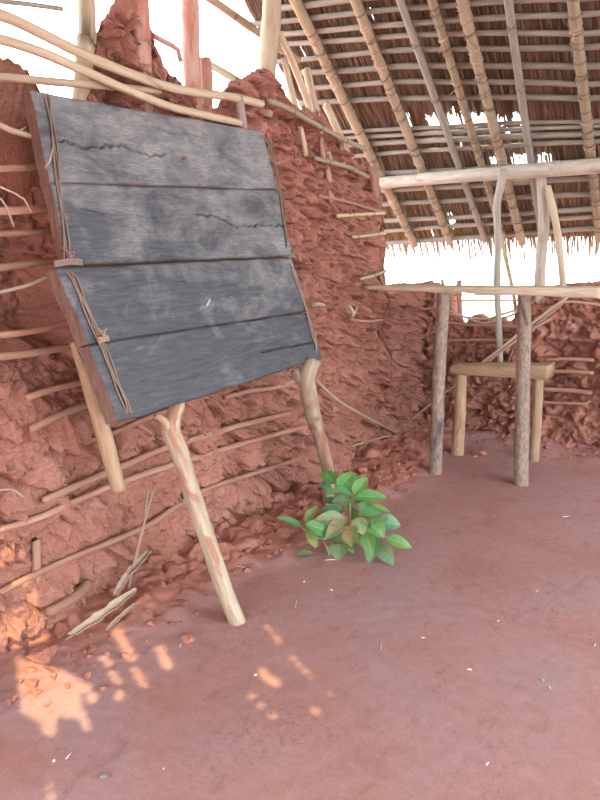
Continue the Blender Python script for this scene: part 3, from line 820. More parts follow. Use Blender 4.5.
# ------------------------------------------------------------------ log beam, posts standing on the far wall
W = [B(378, 183.5), B(430, 178.5), B(500, 173), B(560, 168.5), B(605, 165)]
W = [W[0] + (W[0] - W[1]).normalized() * 0.12] + W + [W[-1] + V((3.2, 0, 0))]
tag(MB().tube(W, [0.036, 0.038, 0.042, 0.043, 0.046, 0.046, 0.046], 16, 0.10, 0.05, endrag=0.02).build('log_beam', M['beam']), 'long bleached log beam lying level under the rafters', 'beam')
GU = 'uprights between the far wall and beam'
def up(pts, r, mt, lab, y=4.43, bury=0.1, name='support_post', cat='post', rough=0.1, node=0):
    W = [B(px, py, y) for px, py in pts]
    if bury: W.append(W[-1] + (W[-1] - W[-2]).normalized() * bury)
    return tag(MB().tube(W, r, 12, rough, 0.03, node=node, endrag=0.01).build(name, M[mt]), lab, cat, GU)
up([(503, 169), (501, 185), (497, 205), (498, 240), (497, 285), (499, 330), (500, 362)], [0.024, 0.026, 0.025, 0.022, 0.022, 0.021, 0.020, 0.02], 'beam', 'thin curved post from the beam down past the desk plank', y=4.36, bury=0)
up([(541, 169), (542, 190), (544, 225), (541, 255), (539, 300)], [0.028, 0.032, 0.035, 0.034, 0.036, 0.036], 'beam', 'thick pale post holding up the beam right of the desk post', y=4.52, bury=0.2)
up([(548, 186), (552, 205), (557, 230), (561, 262), (563, 284)], [0.018, 0.024, 0.022, 0.021, 0.02, 0.02], 'pale', 'thin leaning post splayed from the thick pale post', y=4.47)
up([(494, 205), (504, 250), (513, 292), (516, 310)], 0.013, 'gbamboo', 'slender greenish bamboo leaning behind the thin curved post', y=4.62, bury=0.35, node=0.24)
up([(450, 286), (450, 300), (450, 330)], [0.028, 0.026, 0.024, 0.024], 'mudpost', 'stubby post stump on far wall behind the left desk post', y=4.52)
up([(459, 280), (459.5, 300), (461, 328)], [0.018, 0.017, 0.017, 0.017], 'wattle', 'thin stump in the gap of the far wall right of stubby one', y=4.52)
GS = 'thin rails in the gap of the far wall'
for y0, y1, lab in ((295, 294, 'upper thin rail crossing the bright gap under the desk plank'), (300.5, 300, 'lower thin rail crossing the bright gap under the desk plank')):
    tag(MB().tube([B(444, y0, 4.55), B(480, (y0 + y1) / 2 + 0.4, 4.55), B(522, y1, 4.55)], 0.0065, 8, 0.1, 0.04).build('gap_rail', M['gbamboo']), lab, 'pole', GS)
GD = 'long dry reeds leaning on the far wall'
reeds = [([(568, 297), (530, 325), (500, 349), (478, 366)], 0.0085, 'longest reed slanting up behind the right desk post, topmost of the bundle', 4.25, 4.33),
         ([(562, 304), (528, 331), (500, 352), (484, 367)], 0.0070, 'reed lying just under the topmost slanting reed behind desk post', 4.27, 4.33),
         ([(552, 318), (520, 338), (480, 367), (443, 394), (398, 430)], 0.0075, 'reed slanting down past the bench top toward the left wall corner', 4.24, 4.30)]
for pts, r, lab, ya, yb in reeds:
    W = [B(p[0], p[1], ya + (yb - ya) * (1 - i / (len(pts) - 1))) for i, p in enumerate(pts)]
    tag(MB().tube(W, r, 8, 0.1, 0.03).build('reed', M['vine']), lab, 'reed', GD)
GH = 'sagging canes along the top of the far wall'
for pts, lab in (([(446, 313), (465, 317), (486, 319), (503, 314), (523, 308)], 'uppermost sagging cane in the gap of the far wall'),
                 ([(446, 309), (462, 316), (485, 323), (505, 318), (520, 311)], 'middle sagging cane in the gap of the far wall'),
                 ([(444, 306), (425, 309), (405, 308), (388, 309)], 'cane running from the left desk post to the wall corner'),
                 ([(548, 309), (565, 302), (585, 303), (602, 305)], 'cane lying on the far wall at the right edge')):
    tag(MB().tube([B(p[0], p[1], 4.385) for p in pts], 0.0075, 8, 0.1, 0.03).build('cane', M['vine']), lab, 'cane', GH)

# ------------------------------------------------------------------ desk and bench
root = thing('desk', 'tall rustic desk, a pale plank on two dark posts', 'desk', (-1.3, 3.6, 0))
def slab(mb, x0, x1, yc, depth, z0f, thf, seed, n=60, mi=0, ycf=None):
    vs = []; pc = []
    for i in range(n + 1):
        t = i / n; x = x0 + (x1 - x0) * t
        zt = z0f(t) + 0.003 * noise.noise(V((x * 9, seed, 0))); th = thf(t) + 0.004 * noise.noise(V((x * 7, seed, 5)))
        ya = yc - depth / 2 + 0.012 * noise.noise(V((x * 4, seed, 9))) ; yb = yc + depth / 2 + 0.015 * noise.noise(V((x * 4, seed, 19)))
        b = min(0.006, th * 0.25)
        prof_ = [(ya, zt - th + b), (ya, zt - b), (ya + b, zt), (yb - b, zt), (yb, zt - b), (yb, zt - th + b), (yb - b, zt - th), (ya + b, zt - th)]
        for (yy, zz) in prof_:
            vs.append((x + (0.008 * noise.noise(V((yy * 30, zz * 30, seed))) if i in (0, n) else 0), yy, zz)); pc.append((yy + seed, zz, x))
    fs = []
    for i in range(n):
        for k in range(8):
            k2 = (k + 1) % 8
            fs.append((i * 8 + k, i * 8 + k2, (i + 1) * 8 + k2, (i + 1) * 8 + k))
    fs.append(tuple(range(7, -1, -1))); fs.append(tuple(n * 8 + k for k in range(8)))
    mb.add(vs, fs, pc, mi)
pl, pr = B(370, 286, 3.52), B(600, 288, 3.52)
mb = MB(); slab(mb, -1.97, pr.x, 3.60, 0.17, lambda t: pl.z + (pr.z - pl.z) * t, lambda t: 0.022 + 0.028 * t, 3)
mb.build('desk_top', M['plank'], root)
def leg(parent, name, pts, r, mt, y, yb=None, rough=0.1, seg=16):
    W = [B(px, py, y) for px, py in pts]
    g = G(*pts[-1]); 
    W[-1].z = -0.03
    return MB().tube(W, r, seg, rough, 0.025, endrag=0.006).build(name, M[mt], parent)
leg(root, 'leg', [(444, 292), (441, 340), (438, 400), (435.5, 474)], [0.036, 0.036, 0.036, 0.038], 'post', 3.56)
leg(root, 'leg', [(524.5, 294), (524, 340), (522.5, 400), (521.5, 483)], [0.034, 0.036, 0.038, 0.041], 'post', 3.62)
# short pegs that hold the plank
pk = MB().tube([B(443, 296, 3.66), B(443, 284, 3.66), B(442, 279, 3.66)], [0.012, 0.012, 0.008], 8, 0.2, 0.02); pk.build('peg', M['pale'], root)
root = thing('bench', 'low split log bench on two legs between desk and far wall', 'bench', (-1.33, 4.05, 0))
p0, p1 = B(450, 366.5, 3.95), B(548, 366, 3.95)
mb = MB(); slab(mb, p0.x, p1.x, 4.03, 0.17, lambda t: p0.z + (p1.z - p0.z) * t, lambda t: 0.05 + 0.03 * t, 8, 50)
mb.build('bench_top', M['tan'], root)
leg(root, 'leg', [(461, 372), (460, 410), (457, 457)], [0.034, 0.036, 0.042], 'tan', 3.98)
leg(root, 'leg', [(538, 372), (537, 410), (534, 461)], [0.034, 0.030, 0.034], 'tan', 4.08)

# ------------------------------------------------------------------ blackboard
root = thing('blackboard', 'large weathered blackboard of four wide planks leaning on the mud wall', 'blackboard', (-1.75, 1.95, 0.72))
def plane(o, tilt):
    t = math.radians(tilt); return V(o), V((math.cos(t), 0, math.sin(t)))
def plank(quad, pl_, th, cracks, seed, wav=0.004, name='plank'):
    o, n_ = pl_
    tl, tr, br, bl = [onp(p[0], p[1], o, n_) for p in quad]
    ck = []
    for pts, depth, wid in cracks:
        ck.append(([onp(p[0], p[1], o, n_) for p in pts], depth, wid))
    nu, nv = 330, max(8, int((tl - bl).length / 0.0034))
    vs = []; fs = []; mb = MB(); mis = []
    for pts, depth, wid in ck:
        pass
    for j in range(nv + 1):
        v = j / nv
        for i in range(nu + 1):
            u = i / nu
            p = tl.lerp(tr, u).lerp(bl.lerp(br, u), v)
            ed = min(v, 1 - v) * (tl - bl).length; eu = min(u, 1 - u) * (tl - tr).length
            dz = wav * noise.noise(V((p.y * 5, p.z * 5, seed))) * (1 - ss(0, .05, ed))
            p = p + V((0, 0, dz)) + V((0, 0.004 * noise.noise(V((p.z * 12, seed, 1))) * (1 - ss(0, .05, eu)), 0))
            d = 0.0025 * noise.noise(V((p.y * 1.5, p.z * 14, seed))) - 0.006 * (1 - ss(0, 0.008, ed)) - 0.006 * (1 - ss(0, 0.012, eu))
            for pts, depth, wid in ck:
                if p.y < pts[0].y - 0.03 or p.y > pts[-1].y + 0.03: continue
                for a, b in zip(pts, pts[1:]):
                    ab = b - a; pz = p + V((0, 0, 0.010 * noise.noise(V((p.y * 45, seed, 7)))))
                    t = max(0, min(1, (pz - a).dot(ab) / ab.length_squared)); q = (pz - a - ab * t).length
                    jag = wid * (0.9 + 0.7 * noise.noise(V((p.y * 30, seed, 2))))
                    if q < jag: d -= depth * (1 - q / jag)
            vs.append(p + n_ * d)
    nf = len(vs); N = nu + 1
    for j in range(nv):
        for i in range(nu): fs.append((j * N + i, (j + 1) * N + i, (j + 1) * N + i + 1, j * N + i + 1)); mis.append(0)
    rim = [(0, i) for i in range(nu)] + [(j, nu) for j in range(nv)] + [(nv, i) for i in range(nu, 0, -1)] + [(j, 0) for j in range(nv, 0, -1)]
    b0 = len(vs)
    for j, i in rim: vs.append(vs[j * N + i] - n_ * th)
    m = len(rim)
    for k in range(m):
        k2 = (k + 1) % m
        a = rim[k][0] * N + rim[k][1]; b = rim[k2][0] * N + rim[k2][1]
        fs.append((a, b, b0 + k2, b0 + k)); mis.append(1)
    fs.append(tuple(b0 + k for k in range(m - 1, -1, -1))); mis.append(1)
    mb.add(vs, fs); mb.mi = mis
    return mb.build(name, [M['board'], M['edge']], root, smooth=True)
UP = plane((-1.90, 0, 1.79), 10)
LO = plane((-1.765, 0, 1.265), 15)
pk1 = plank([(31, 90), (263, 131), (278.5, 189), (51, 181.5)], UP, 0.045,
      [([(52, 138), (66, 140), (82, 147), (93, 145), (104, 147), (122, 145), (133, 150), (150, 156), (165, 155)], 0.034, 0.0042),
       ([(60, 166), (90, 171), (125, 175)], 0.005, 0.005), ([(178, 162), (186, 158), (188, 165)], 0.006, 0.006)], 1.3)
plank([(51.3, 182.4), (278.7, 190), (294, 256), (69.2, 264.5)], UP, 0.045,
      [([(196, 214), (215, 216), (225, 220), (236, 226), (262, 225), (284, 226)], 0.034, 0.0042), ([(80, 207), (110, 213), (130, 209), (145, 217), (175, 214), (196, 214)], 0.006, 0.005)], 4.7)
pk3 = plank([(56, 267), (292.5, 257.5), (309.5, 310.5), (89.5, 344)], LO, 0.055,
      [([(110, 290), (150, 282), (190, 280)], 0.003, 0.004)], 7.1)
plank([(89.8, 344.7), (309.7, 311.1), (323.5, 358), (119.5, 423)], LO, 0.055,
      [([(262, 352), (285, 347), (300, 345), (318, 341)], 0.034, 0.0042), ([(170, 381), (210, 373), (262, 352)], 0.004, 0.004)], 9.9, wav=0.01)
# bindings of twisted bark down both sides
def binding(pix, pl_, strands, spread, out, lab=None):
    o, n_ = pl_; mb = MB()
    W = [onp(p[0], p[1], o, n_) + n_ * out for p in pix]
    for s in range(strands):
        off = (s - (strands - 1) / 2) * spread; ph = random.uniform(0, 6)
        q = []
        for i in range(13):
            t = i / 12 * (len(W) - 1); k = min(int(t), len(W) - 2)
            p = W[k].lerp(W[k + 1], t - k)
            q.append(p + V((0, off + 0.004 * math.sin(i * 1.1 + ph), 0)) + n_ * (0.002 * math.sin(i * 1.7 + ph)))
        q[0] = q[0] - n_ * 0.012; q[-1] = q[-1] - n_ * 0.012
        mb.tube(q, random.uniform(0.0022, 0.0034), 6, 0.15, 0.03)
    return mb.build('binding', M['twine'], root)
b1 = binding([(46, 92), (50, 120), (55, 155), (60, 205), (68, 262)], UP, 3, 0.006, 0.006)
b2 = binding([(266, 134), (273, 160), (281, 200), (287, 252)], UP, 3, 0.006, 0.006)
b3 = binding([(68, 269), (82, 300), (98, 338), (114, 378), (131, 417)], LO, 4, 0.006, 0.006)
binding([(289, 261), (298, 288), (308, 318), (317, 356)], LO, 3, 0.006, 0.006)
def knot(px, py, pl_, w, par, mt='twine'):
    o, n_ = pl_; mb = MB(); c = onp(px, py, o, n_) + n_ * 0.012
    for k in range(3):
        mb.tube([c + V((0, -w, 0.006 * k - 0.008)), c + n_ * 0.008 + V((0, 0, 0.006 * k - 0.004)), c + V((0, w, 0.006 * k - 0.006))], 0.0045, 6, 0.15, 0.01)
    for k in range(3):
        mb.tube([c, c + n_ * 0.015 + V((0, random.uniform(-.02, .02), random.uniform(0.01, 0.03))), c + n_ * 0.02 + V((0, random.uniform(-.04, .03), random.uniform(0.02, 0.05)))], [0.003, 0.0025, 0.0015], 5, 0.1, 0.01)
    return mb.build('knot', M[mt], par)
knot(66, 264, LO, 0.05, b1); knot(101, 340, LO, 0.02, b3, 'vine'); knot(289, 257, LO, 0.025, b2)
o, n_ = UP
pg = MB().tube([onp(183, 159, o, n_) - n_ * 0.01, onp(183, 159, o, n_) + n_ * 0.02], [0.006, 0.005], 8, 0.2, 0.01).build('peg', M['wattle'], pk1)
pg['label'] = 'small brown peg stub in the top plank'

board_root = root
# props under the board
GPR = 'props holding up the blackboard'
root = thing('prop_stick', 'forked peeling prop stick under the lower left of blackboard', 'prop stick', G(241, 626), GPR)
base = G(238, 622); base.z = -0.02
f0 = L(171, 428, -1.672)
tip = L(179, 404, -1.690)
m1 = f0.lerp(base, 0.45) + V((0, -0.010, 0.012))
MB().tube([tip, f0, f0.lerp(base, 0.12), m1, base], [0.024, 0.033, 0.031, 0.030, 0.031], 16, 0.14, 0.02, endrag=0.02).build('shaft', M['forked'], root)
MB().tube([f0 + V((0, 0, -0.03)), L(164, 421, -1.672), L(155, 416, -1.68)], [0.022, 0.015, 0.010], 10, 0.15, 0.015).build('fork', M['forked'], root)
f0 = L(307, 380, -1.645); base = V((-1.76, 2.76, -0.02))
root = thing('prop_stick', 'peeling prop stick behind the green plant under the right corner of blackboard', 'prop stick', (base.x, base.y, 0), GPR)
w = lambda px, py, t: DD(px, py, (f0 - CAM).length / ray(307, 380).length * (1 - t) + (base - CAM).length / ray(334, 500).length * t)
MB().tube([w(313, 361, 0), w(307, 380, 0), w(312, 410, .25), w(320, 440, .5), w(328, 470, .75), base], [0.036, 0.040, 0.036, 0.031, 0.031, 0.033], 16, 0.14, 0.02, endrag=0.02).build('shaft', M['forked'], root)
MB().tube([w(306, 384, 0.03), w(299, 376, 0), w(295, 369, 0)], [0.034, 0.026, 0.020], 12, 0.2, 0.015).build('fork', M['post'], root)
W = [L(76, 340, -1.86), L(92, 390, -1.845), L(104, 435, -1.835), L(119, 490, -1.82)]
stk = MB().tube(W, [0.024, 0.028, 0.028, 0.025], 14, 0.08, 0.02, endrag=0.012).build('stake', M['tan'], board_root)
stk['label'] = 'pale stake hanging from behind the left side, its end in the air'

# ------------------------------------------------------------------ plant
pb = G(345, 553)
root = thing('plant', 'young green plant with broad leaves growing out of the floor', 'plant', (pb.x, pb.y, 0))
D0 = (pb - CAM).length / ray(345, 553).length
def zp(x, y, dd): return DD(270 + x / 4, 450 + y / 4, D0 + dd)
leaves = [  # base, tip, width(zoom px), yellow, spots, blue, depth base, depth tip
    (262, 135, 212, 85, 42, .35, 0, 0, .05, .10), (265, 130, 335, 95, 30, .6, 0, 0, .03, .05), (275, 160, 325, 97, 46, .45, 0, 0, .0, .03),
    (318, 178, 352, 108, 52, .05, 0, .7, .08, .14), (335, 178, 386, 114, 42, .7, 0, 0, .02, .04), (328, 180, 236, 172, 42, .25, 0, .25, -.02, -.05),
    (345, 188, 460, 190, 42, .35, 0, .1, .0, .0), (250, 168, 203, 138, 26, 0, 0, .8, .08, .10), (332, 198, 258, 206, 36, 0, .2, .5, .05, .03),
    (340, 215, 384, 190, 42, .1, 0, .7, .06, .10), (385, 235, 470, 242, 30, .6, .2, 0, .0, -.02), (350, 268, 436, 254, 50, .2, 0, .3, -.03, -.05),
    (300, 240, 208, 246, 36, 0, 0, .8, .07, .08), (300, 282, 193, 277, 52, .05, .75, .3, -.04, -.09), (305, 288, 230, 348, 50, .2, 1, .2, -.05, -.12),
    (240, 332, 153, 296, 52, .2, 0, .3, -.08, -.10), (130, 312, 32, 270, 26, .3, 0, .25, -.02, -.04), (140, 288, 186, 230, 28, .7, .2, 0, .0, .03),
    (158, 312, 181, 384, 36, .9, .3, 0, -.04, -.08), (322, 300, 326, 378, 52, .25, 1, 0, -.09, -.14), (343, 270, 372, 332, 48, .15, .9, .3, -.07, -.10),
    (352, 333, 382, 393, 42, .2, .9, .2, -.08, -.12), (390, 298, 428, 332, 46, .35, 0, .1, -.04, -.07), (413, 274, 452, 342, 40, .65, 0, 0, -.03, -.07),
    (430, 290, 514, 300, 56, .05, .25, .8, .02, .02), (463, 350, 557, 386, 38, .6, .1, 0, -.03, -.05), (388, 333, 406, 412, 46, .5, .1, .1, -.09, -.15),
    (425, 345, 398, 440, 52, .15, .2, .5, -.07, -.13), (435, 385, 488, 466, 50, .1, .5, .7, -.06, -.12), (278, 376, 274, 434, 56, .05, .35, .7, -.11, -.17),
    (252, 358, 302, 372, 34, .1, 1, .3, -.05, -.08), (318, 372, 332, 408, 34, .15, 1, .2, -.06, -.09), (365, 300, 335, 240, 40, .3, .4, .2, .02, .06),
    (300, 210, 340, 250, 44, .1, .3, .5, .08, .12), (360, 200, 395, 240, 40, .6, 0, 0, .06, .08), (380, 270, 410, 245, 44, .2, .2, .4, .10, .14),
    (262, 215, 215, 200, 36, .1, .1, .6, .12, .16), (320, 330, 270, 350, 40, .1, .9, .2, .03, .05), (395, 330, 440, 370, 44, .2, .2, .4, .06, .08),
]
mb = MB()
def leaf(mb, a, b, w, col, curl=0.12, upv=None):
    ax = b - a; ln = ax.length; ax.normalize()
    up_ = upv or (V((0.25, -0.55, 0.8)) + V((random.uniform(-.3, .3), random.uniform(-.3, .3), 0)))
    side = ax.cross(up_).normalized(); nn = side.cross(ax).normalized()
    vs = []; pc = []; fs = []; nU, nV = 9, 6
    for i in range(nU + 1):
        t = i / nU
        hw = w / 2 * (math.sin(math.pi * t ** 0.8) ** 0.75 if 0 < t < 1 else 0.0) * (1 - 0.15 * t)
        c = a + ax * (ln * t) + nn * (ln * curl * (4 * t * (1 - t)) - ln * 0.06 * t * t)
        for k in range(nV + 1):
            s = k / nV * 2 - 1
            vs.append(c + side * (hw * s) + nn * (abs(s) ** 1.3 * hw * 0.28 + 0.0015 * math.sin(t * 22 + s * 2)))
            pc.append((t, s, 0))
    for i in range(nU):
        for k in range(nV):
            q = i * (nV + 1) + k
            fs.append((q, q + 1, q + nV + 2, q + nV + 1))
    mb.add(vs, fs, pc, col=col)
SC = D0 / F / 4 * ray(345, 520).length
for x0, y0, x1, y1, w, ye, sp, bl, d0, d1 in leaves:
    a, b = zp(x0, y0, d0), zp(x1, y1, d1)
    a.z = max(a.z, 0.02); b.z = max(b.z, 0.012)
    b = b + (b - a) * 0.12
    leaf(mb, a, b, w * SC * 1.38, (ye * 0.75, sp, bl), curl=random.uniform(0.04, 0.12))
fol = mb.build('foliage', M['leaf'], root)
mb = MB()
foot = V((pb.x - 0.05, pb.y + 0.03, -0.01)); foot2 = zp(240, 420, -0.02); foot2.z = -0.01
crown = zp(322, 200, 0.04)
mb.tube([foot, zp(305, 340, 0.0), zp(318, 270, 0.02), crown, zp(330, 165, 0.04)], [0.006, 0.0055, 0.005, 0.004, 0.003], 8, 0.1, 0.02)
mb.tube([foot2, zp(228, 390, -0.03), zp(212, 362, -0.03)], [0.005, 0.0045, 0.004], 8, 0.1, 0.02)
mb.tube([zp(305, 360, 0), zp(228, 356, -0.03), zp(170, 346, -0.02), zp(145, 325, -0.02), zp(120, 303, -0.02)], [0.0045, 0.0045, 0.004, 0.0035, 0.0025], 8, 0.1, 0.02)
mb.tube([zp(305, 350, 0), zp(350, 290, -0.01), zp(385, 245, 0.0)], [0.004, 0.0035, 0.003], 8, 0.1, 0.02)
mb.tube([zp(305, 370, 0), zp(400, 330, -0.01), zp(465, 350, -0.03)], [0.004, 0.0035, 0.003], 8, 0.1, 0.02)
# leaf stalks
for x0, y0, x1, y1, w, ye, sp, bl, d0, d1 in leaves:
    a = zp(x0, y0, d0); a.z = max(a.z, 0.02)
    k = min(((p - a).length, i) for i, p in enumerate([zp(305, 340, 0), zp(318, 270, .02), crown, zp(228, 356, -.03), zp(145, 325, -.02), zp(385, 245, 0), zp(400, 330, -.01), zp(350, 290, -.01)]))[1]
    t = [zp(305, 340, 0), zp(318, 270, .02), crown, zp(228, 356, -.03), zp(145, 325, -.02), zp(385, 245, 0), zp(400, 330, -.01), zp(350, 290, -.01)][k]
    mb.tube([t, t.lerp(a, 0.5) + V((0, 0, 0.006)), a], [0.0024, 0.002, 0.0016], 5, 0, 0.02)
mb.build('stem', M['stem'], root)
mb = MB(); a, b = G(297, 557, 0.02), G(315.5, 554, 0.025)
leaf(mb, a, b, 0.05, (.15, .6, .3), 0.1, V((0, -0.3, 1)))
tag(mb.build('fallen_leaf', M['leaf']), 'single fallen green leaf with brown spots, lying left of the plant', 'leaf')
mb = MB(); a, b = L(312, 373, -1.60), L(316.5, 366, -1.60)
leaf(mb, a, b, 0.03, (.7, 0, 0), 0.1, V((1, -0.5, 0.4)))
b = L(313, 371, -1.60)

# ------------------------------------------------------------------ clods, sticks and litter on the floor
def fh(p, dz=0.0): return V((p.x, p.y, floor_h(p.x, p.y) + dz))
GC = 'clods of red earth at the wall foot'
clods = [((188, 628), .032, 'clod beside the foot of the forked prop stick'), ((40, 648), .05, 'large clod at the very left in the sunlit rubble'), ((183, 597), .026, 'smaller clod above the one by the forked prop stick'),
         ((155, 560), .045, 'broad clod right behind the tall dry reed at wall foot'), ((228, 515), .04, 'crumbly clod in the middle of the rubble heap between the props'),
         ((270, 525), .032, 'clod left of the plant leaves'), ((262, 500), .045, 'biggest clod heaped against the wall behind the plant'), ((290, 508), .03, 'clod just behind the longest plant leaf'),
         ((246, 545), .022, 'small clod on the bare floor edge left of plant'), ((205, 545), .03, 'clod on the slope above the forked prop'), ((112, 590), .045, 'clod under the split bark pieces'),
         ((362, 470), .04, 'clod right of the plant top near the corner'), ((385, 455), .05, 'clod in the corner left of the desk post'), ((480, 448), .06, 'clod between the bench legs against far wall'),
         ((570, 446), .045, 'clod at the foot of the far wall near right edge'), ((315, 497), .028, 'clod hidden half behind upper left leaves'), ((60, 625), .038, 'clod between the broken stake and the bark pieces')]
for (p, r, lab) in clods:
    c = fh(G(*p, 0.05), r * 0.22)
    tag(MB().clod(c, (r, r * random.uniform(.7, 1), r * 0.6), rot=random.uniform(0, 3)).build('earth_clod', M['clod'], smooth=False), 'red earth ' + lab, 'clod', GC)
mb = MB()
for _ in range(330):
    y = random.uniform(0.9, 4.1); x = -1.85 + abs(random.gauss(0, 0.14))
    if x > -1.3: continue
    r = random.choice([.006, .008, .01, .013, .018]) * random.uniform(.7, 1.3)
    mb.clod(fh(V((x, y, 0)), r * 0.25), r, sub=1)
for _ in range(90):
    x = random.uniform(-1.9, -0.7); y = 4.4 - abs(random.gauss(0, 0.12)); r = random.uniform(.006, .02)
    mb.clod(fh(V((x, y, 0)), r * 0.25), r, sub=1)
tag(mb.build('rubble', M['clod'], origin=(-1.9, 2, 0), smooth=False), 'small crumbs of red earth strewn along the foot of the walls', 'rubble', kind='stuff')

def stick(pts, r, mt, lab, name, cat, group=None, rough=0.1, flat=1.0):
    tag(MB().tube(pts, r, 8, rough, 0.02, flat=flat, endrag=0.01).build(name, M[mt]), lab, cat, group)
GK = 'split bark pieces at wall foot'
def split_strip(pts, w, th, lab):
    """a flat splintered strip of bark with frayed ends"""
    pts = [V(p) for p in pts]; mb = MB(); n = 26; vs = []; pc = []; sd = random.uniform(0, 99)
    up_ = V((0.35, -0.45, 0.8)).normalized()
    for i in range(n + 1):
        t = i / n * (len(pts) - 1); k = min(int(t), len(pts) - 2); c = pts[k].lerp(pts[k + 1], t - k)
        ax = (pts[k + 1] - pts[k]).normalized(); side = ax.cross(up_).normalized(); nn = side.cross(ax)
        for j in range(7):
            q = j / 6 * 2 - 1
            ww = w * (0.75 + 0.35 * noise.noise(V((i * 0.35, sd, 1)))) * (0.55 + 0.45 * min(1, 4 * min(i, n - i) / n))
            fray = ax * ((0.03 * noise.noise(V((j * 1.9, sd, 5)))) if i in (0, n) else 0)
            p = c + side * (ww * q) + nn * (th * (1.6 * q * q) + 0.003 * noise.noise(V((i * 0.6, j, sd)))) + fray
            vs.append((p, p - nn * th)); pc.append((q * .02 + sd, 0, t * 0.2))
    m = 7; top = [a_ for a_, b_ in vs]; bot = [b_ for a_, b_ in vs]; N = len(top)
    fs = []
    for i in range(n):
        for j in range(6):
            a_ = i * m + j
            fs.append((a_, a_ + 1, a_ + m + 1, a_ + m)); fs.append((N + a_, N + a_ + m, N + a_ + m + 1, N + a_ + 1))
        for j in (0, 6):
            a_ = i * m + j; f = (a_, a_ + m, N + a_ + m, N + a_); fs.append(f if j == 0 else f[::-1])
    for i in (0, n):
        for j in range(6):
            a_ = i * m + j; f = (a_ + 1, a_, N + a_, N + a_ + 1); fs.append(f if i == 0 else f[::-1])
    mb.add(top + bot, fs, pc + pc)
    tag(mb.build('bark_strip', M['root'], smooth=False), lab, 'bark', GK)
split_strip([fh(G(70, 648), .03), fh(G(100, 634), .05), fh(G(137, 615), .06)], .020, .006, 'long pale strip of split bark lying at the wall foot')
split_strip([fh(G(118, 617), .07), fh(G(131, 604), .085), fh(G(151, 580), .08)], .018, .006, 'shorter curled strip of split bark leaning on the longer one')
split_strip([fh(G(108, 636), .02), fh(G(136, 619), .03)], .008, .005, 'thin dark splinter beside the long bark strip')
stick([L(48, 612, -1.9), L(72, 598, -1.93), L(88, 583, -1.97)], [.016, .022, .02], 'wattle', 'broken stake stub jutting from the wall foot at left', 'stake_stub', 'stake', None, 0.2)
GT = 'dry reeds leaning on the left wall'
stick([fh(G(129, 584, .05), .01), L(140, 540, -1.88), L(154, 488, -1.93)], [.0045, .004, .003], 'vine', 'straight dry reed leaning on the wall, right of a close pair', 'dry_reed', 'reed', GT)
stick([fh(G(133, 578, .05), .01), L(143, 530, -1.9), L(148, 490, -1.93)], [.004, .0035, .003], 'vine', 'straight dry reed leaning on the wall, left of a close pair', 'dry_reed', 'reed', GT)
GQ = 'thin sticks near the far left corner'
stick([L(316, 380, -1.75), L(345, 405, -1.72), fh(G(398, 446), .012)], [.007, .007, .006], 'vine', 'straight thin stick slanting from the blackboard corner to the floor', 'thin_stick', 'stick', GQ)
stick([fh(G(292, 453, .12), .02), fh(G(330, 455, .08), .02), fh(G(362, 454, .04), .015), fh(G(390, 449), .012)], [.008, .009, .008, .005], 'vine', 'curved thin stick lying on the floor behind the right prop', 'thin_stick', 'stick', GQ)
stick([L(0, 292, -1.93), L(25, 286, -1.9), L(45, 278, -1.88), L(60, 270, -1.84)], [.006, .006, .006, .005], 'root', 'pale vine running up to the binding of the lower blackboard panel', 'vine', 'vine')
stick([L(-10, 120, -1.95), L(10, 130, -1.93), L(38, 138, -1.93)], [.011, .010, .007], 'root', 'pale root crossing the hollow left of blackboard top', 'root', 'root')
GRt = 'hair roots hanging at the left edge'
for pts, lab in (([(-4, 124), (14, 132), (26, 127)], 'thin root twig branching toward the blackboard top corner'), ([(0, 187), (14, 193), (24, 199), (31, 212)], 'hair root arching over the second wattle rail'),
                 ([(0, 198), (6, 206), (12, 222), (14, 227)], 'hair root dangling below the second wattle rail'), ([(0, 490), (10, 489), (16, 491), (26, 499)], 'hair root on the mud at the left edge, halfway down')):
    stick([L(p[0], p[1], -1.935) for p in pts], [.0032] * (len(pts) - 1) + [.0018], 'root', lab, 'hair_root', 'root', GRt)
stick([L(45, 165 + 3, -1.80), L(50, 160, -1.78), L(53, 147, -1.775)], [.0035, .003, .002], 'root', 'pale straw caught in the left binding of blackboard', 'straw', 'straw')
GO = 'broken pegs right of blackboard'
stick([L(311, 306, -1.98), L(318, 304, -1.94), L(325, 305, -1.91)], [.016, .014, .006], 'pale', 'light splintered peg just right of the lower blackboard panel', 'broken_peg', 'peg', GO, 0.3)
stick([L(350, 319, -1.97), L(353, 313, -1.93), L(349, 305, -1.92)], [.012, .010, .006], 'root', 'pink splintered peg pointing up beside the level wall peg', 'broken_peg', 'peg', GO, 0.3)
stick([L(352, 318, -1.94), L(355, 312, -1.93), L(358, 305, -1.92)], [.008, .007, .004], 'root', 'thin splinter leaning right of the pink splintered peg', 'broken_peg', 'peg', GO, 0.3)
GF = 'pale scraps littering the floor'
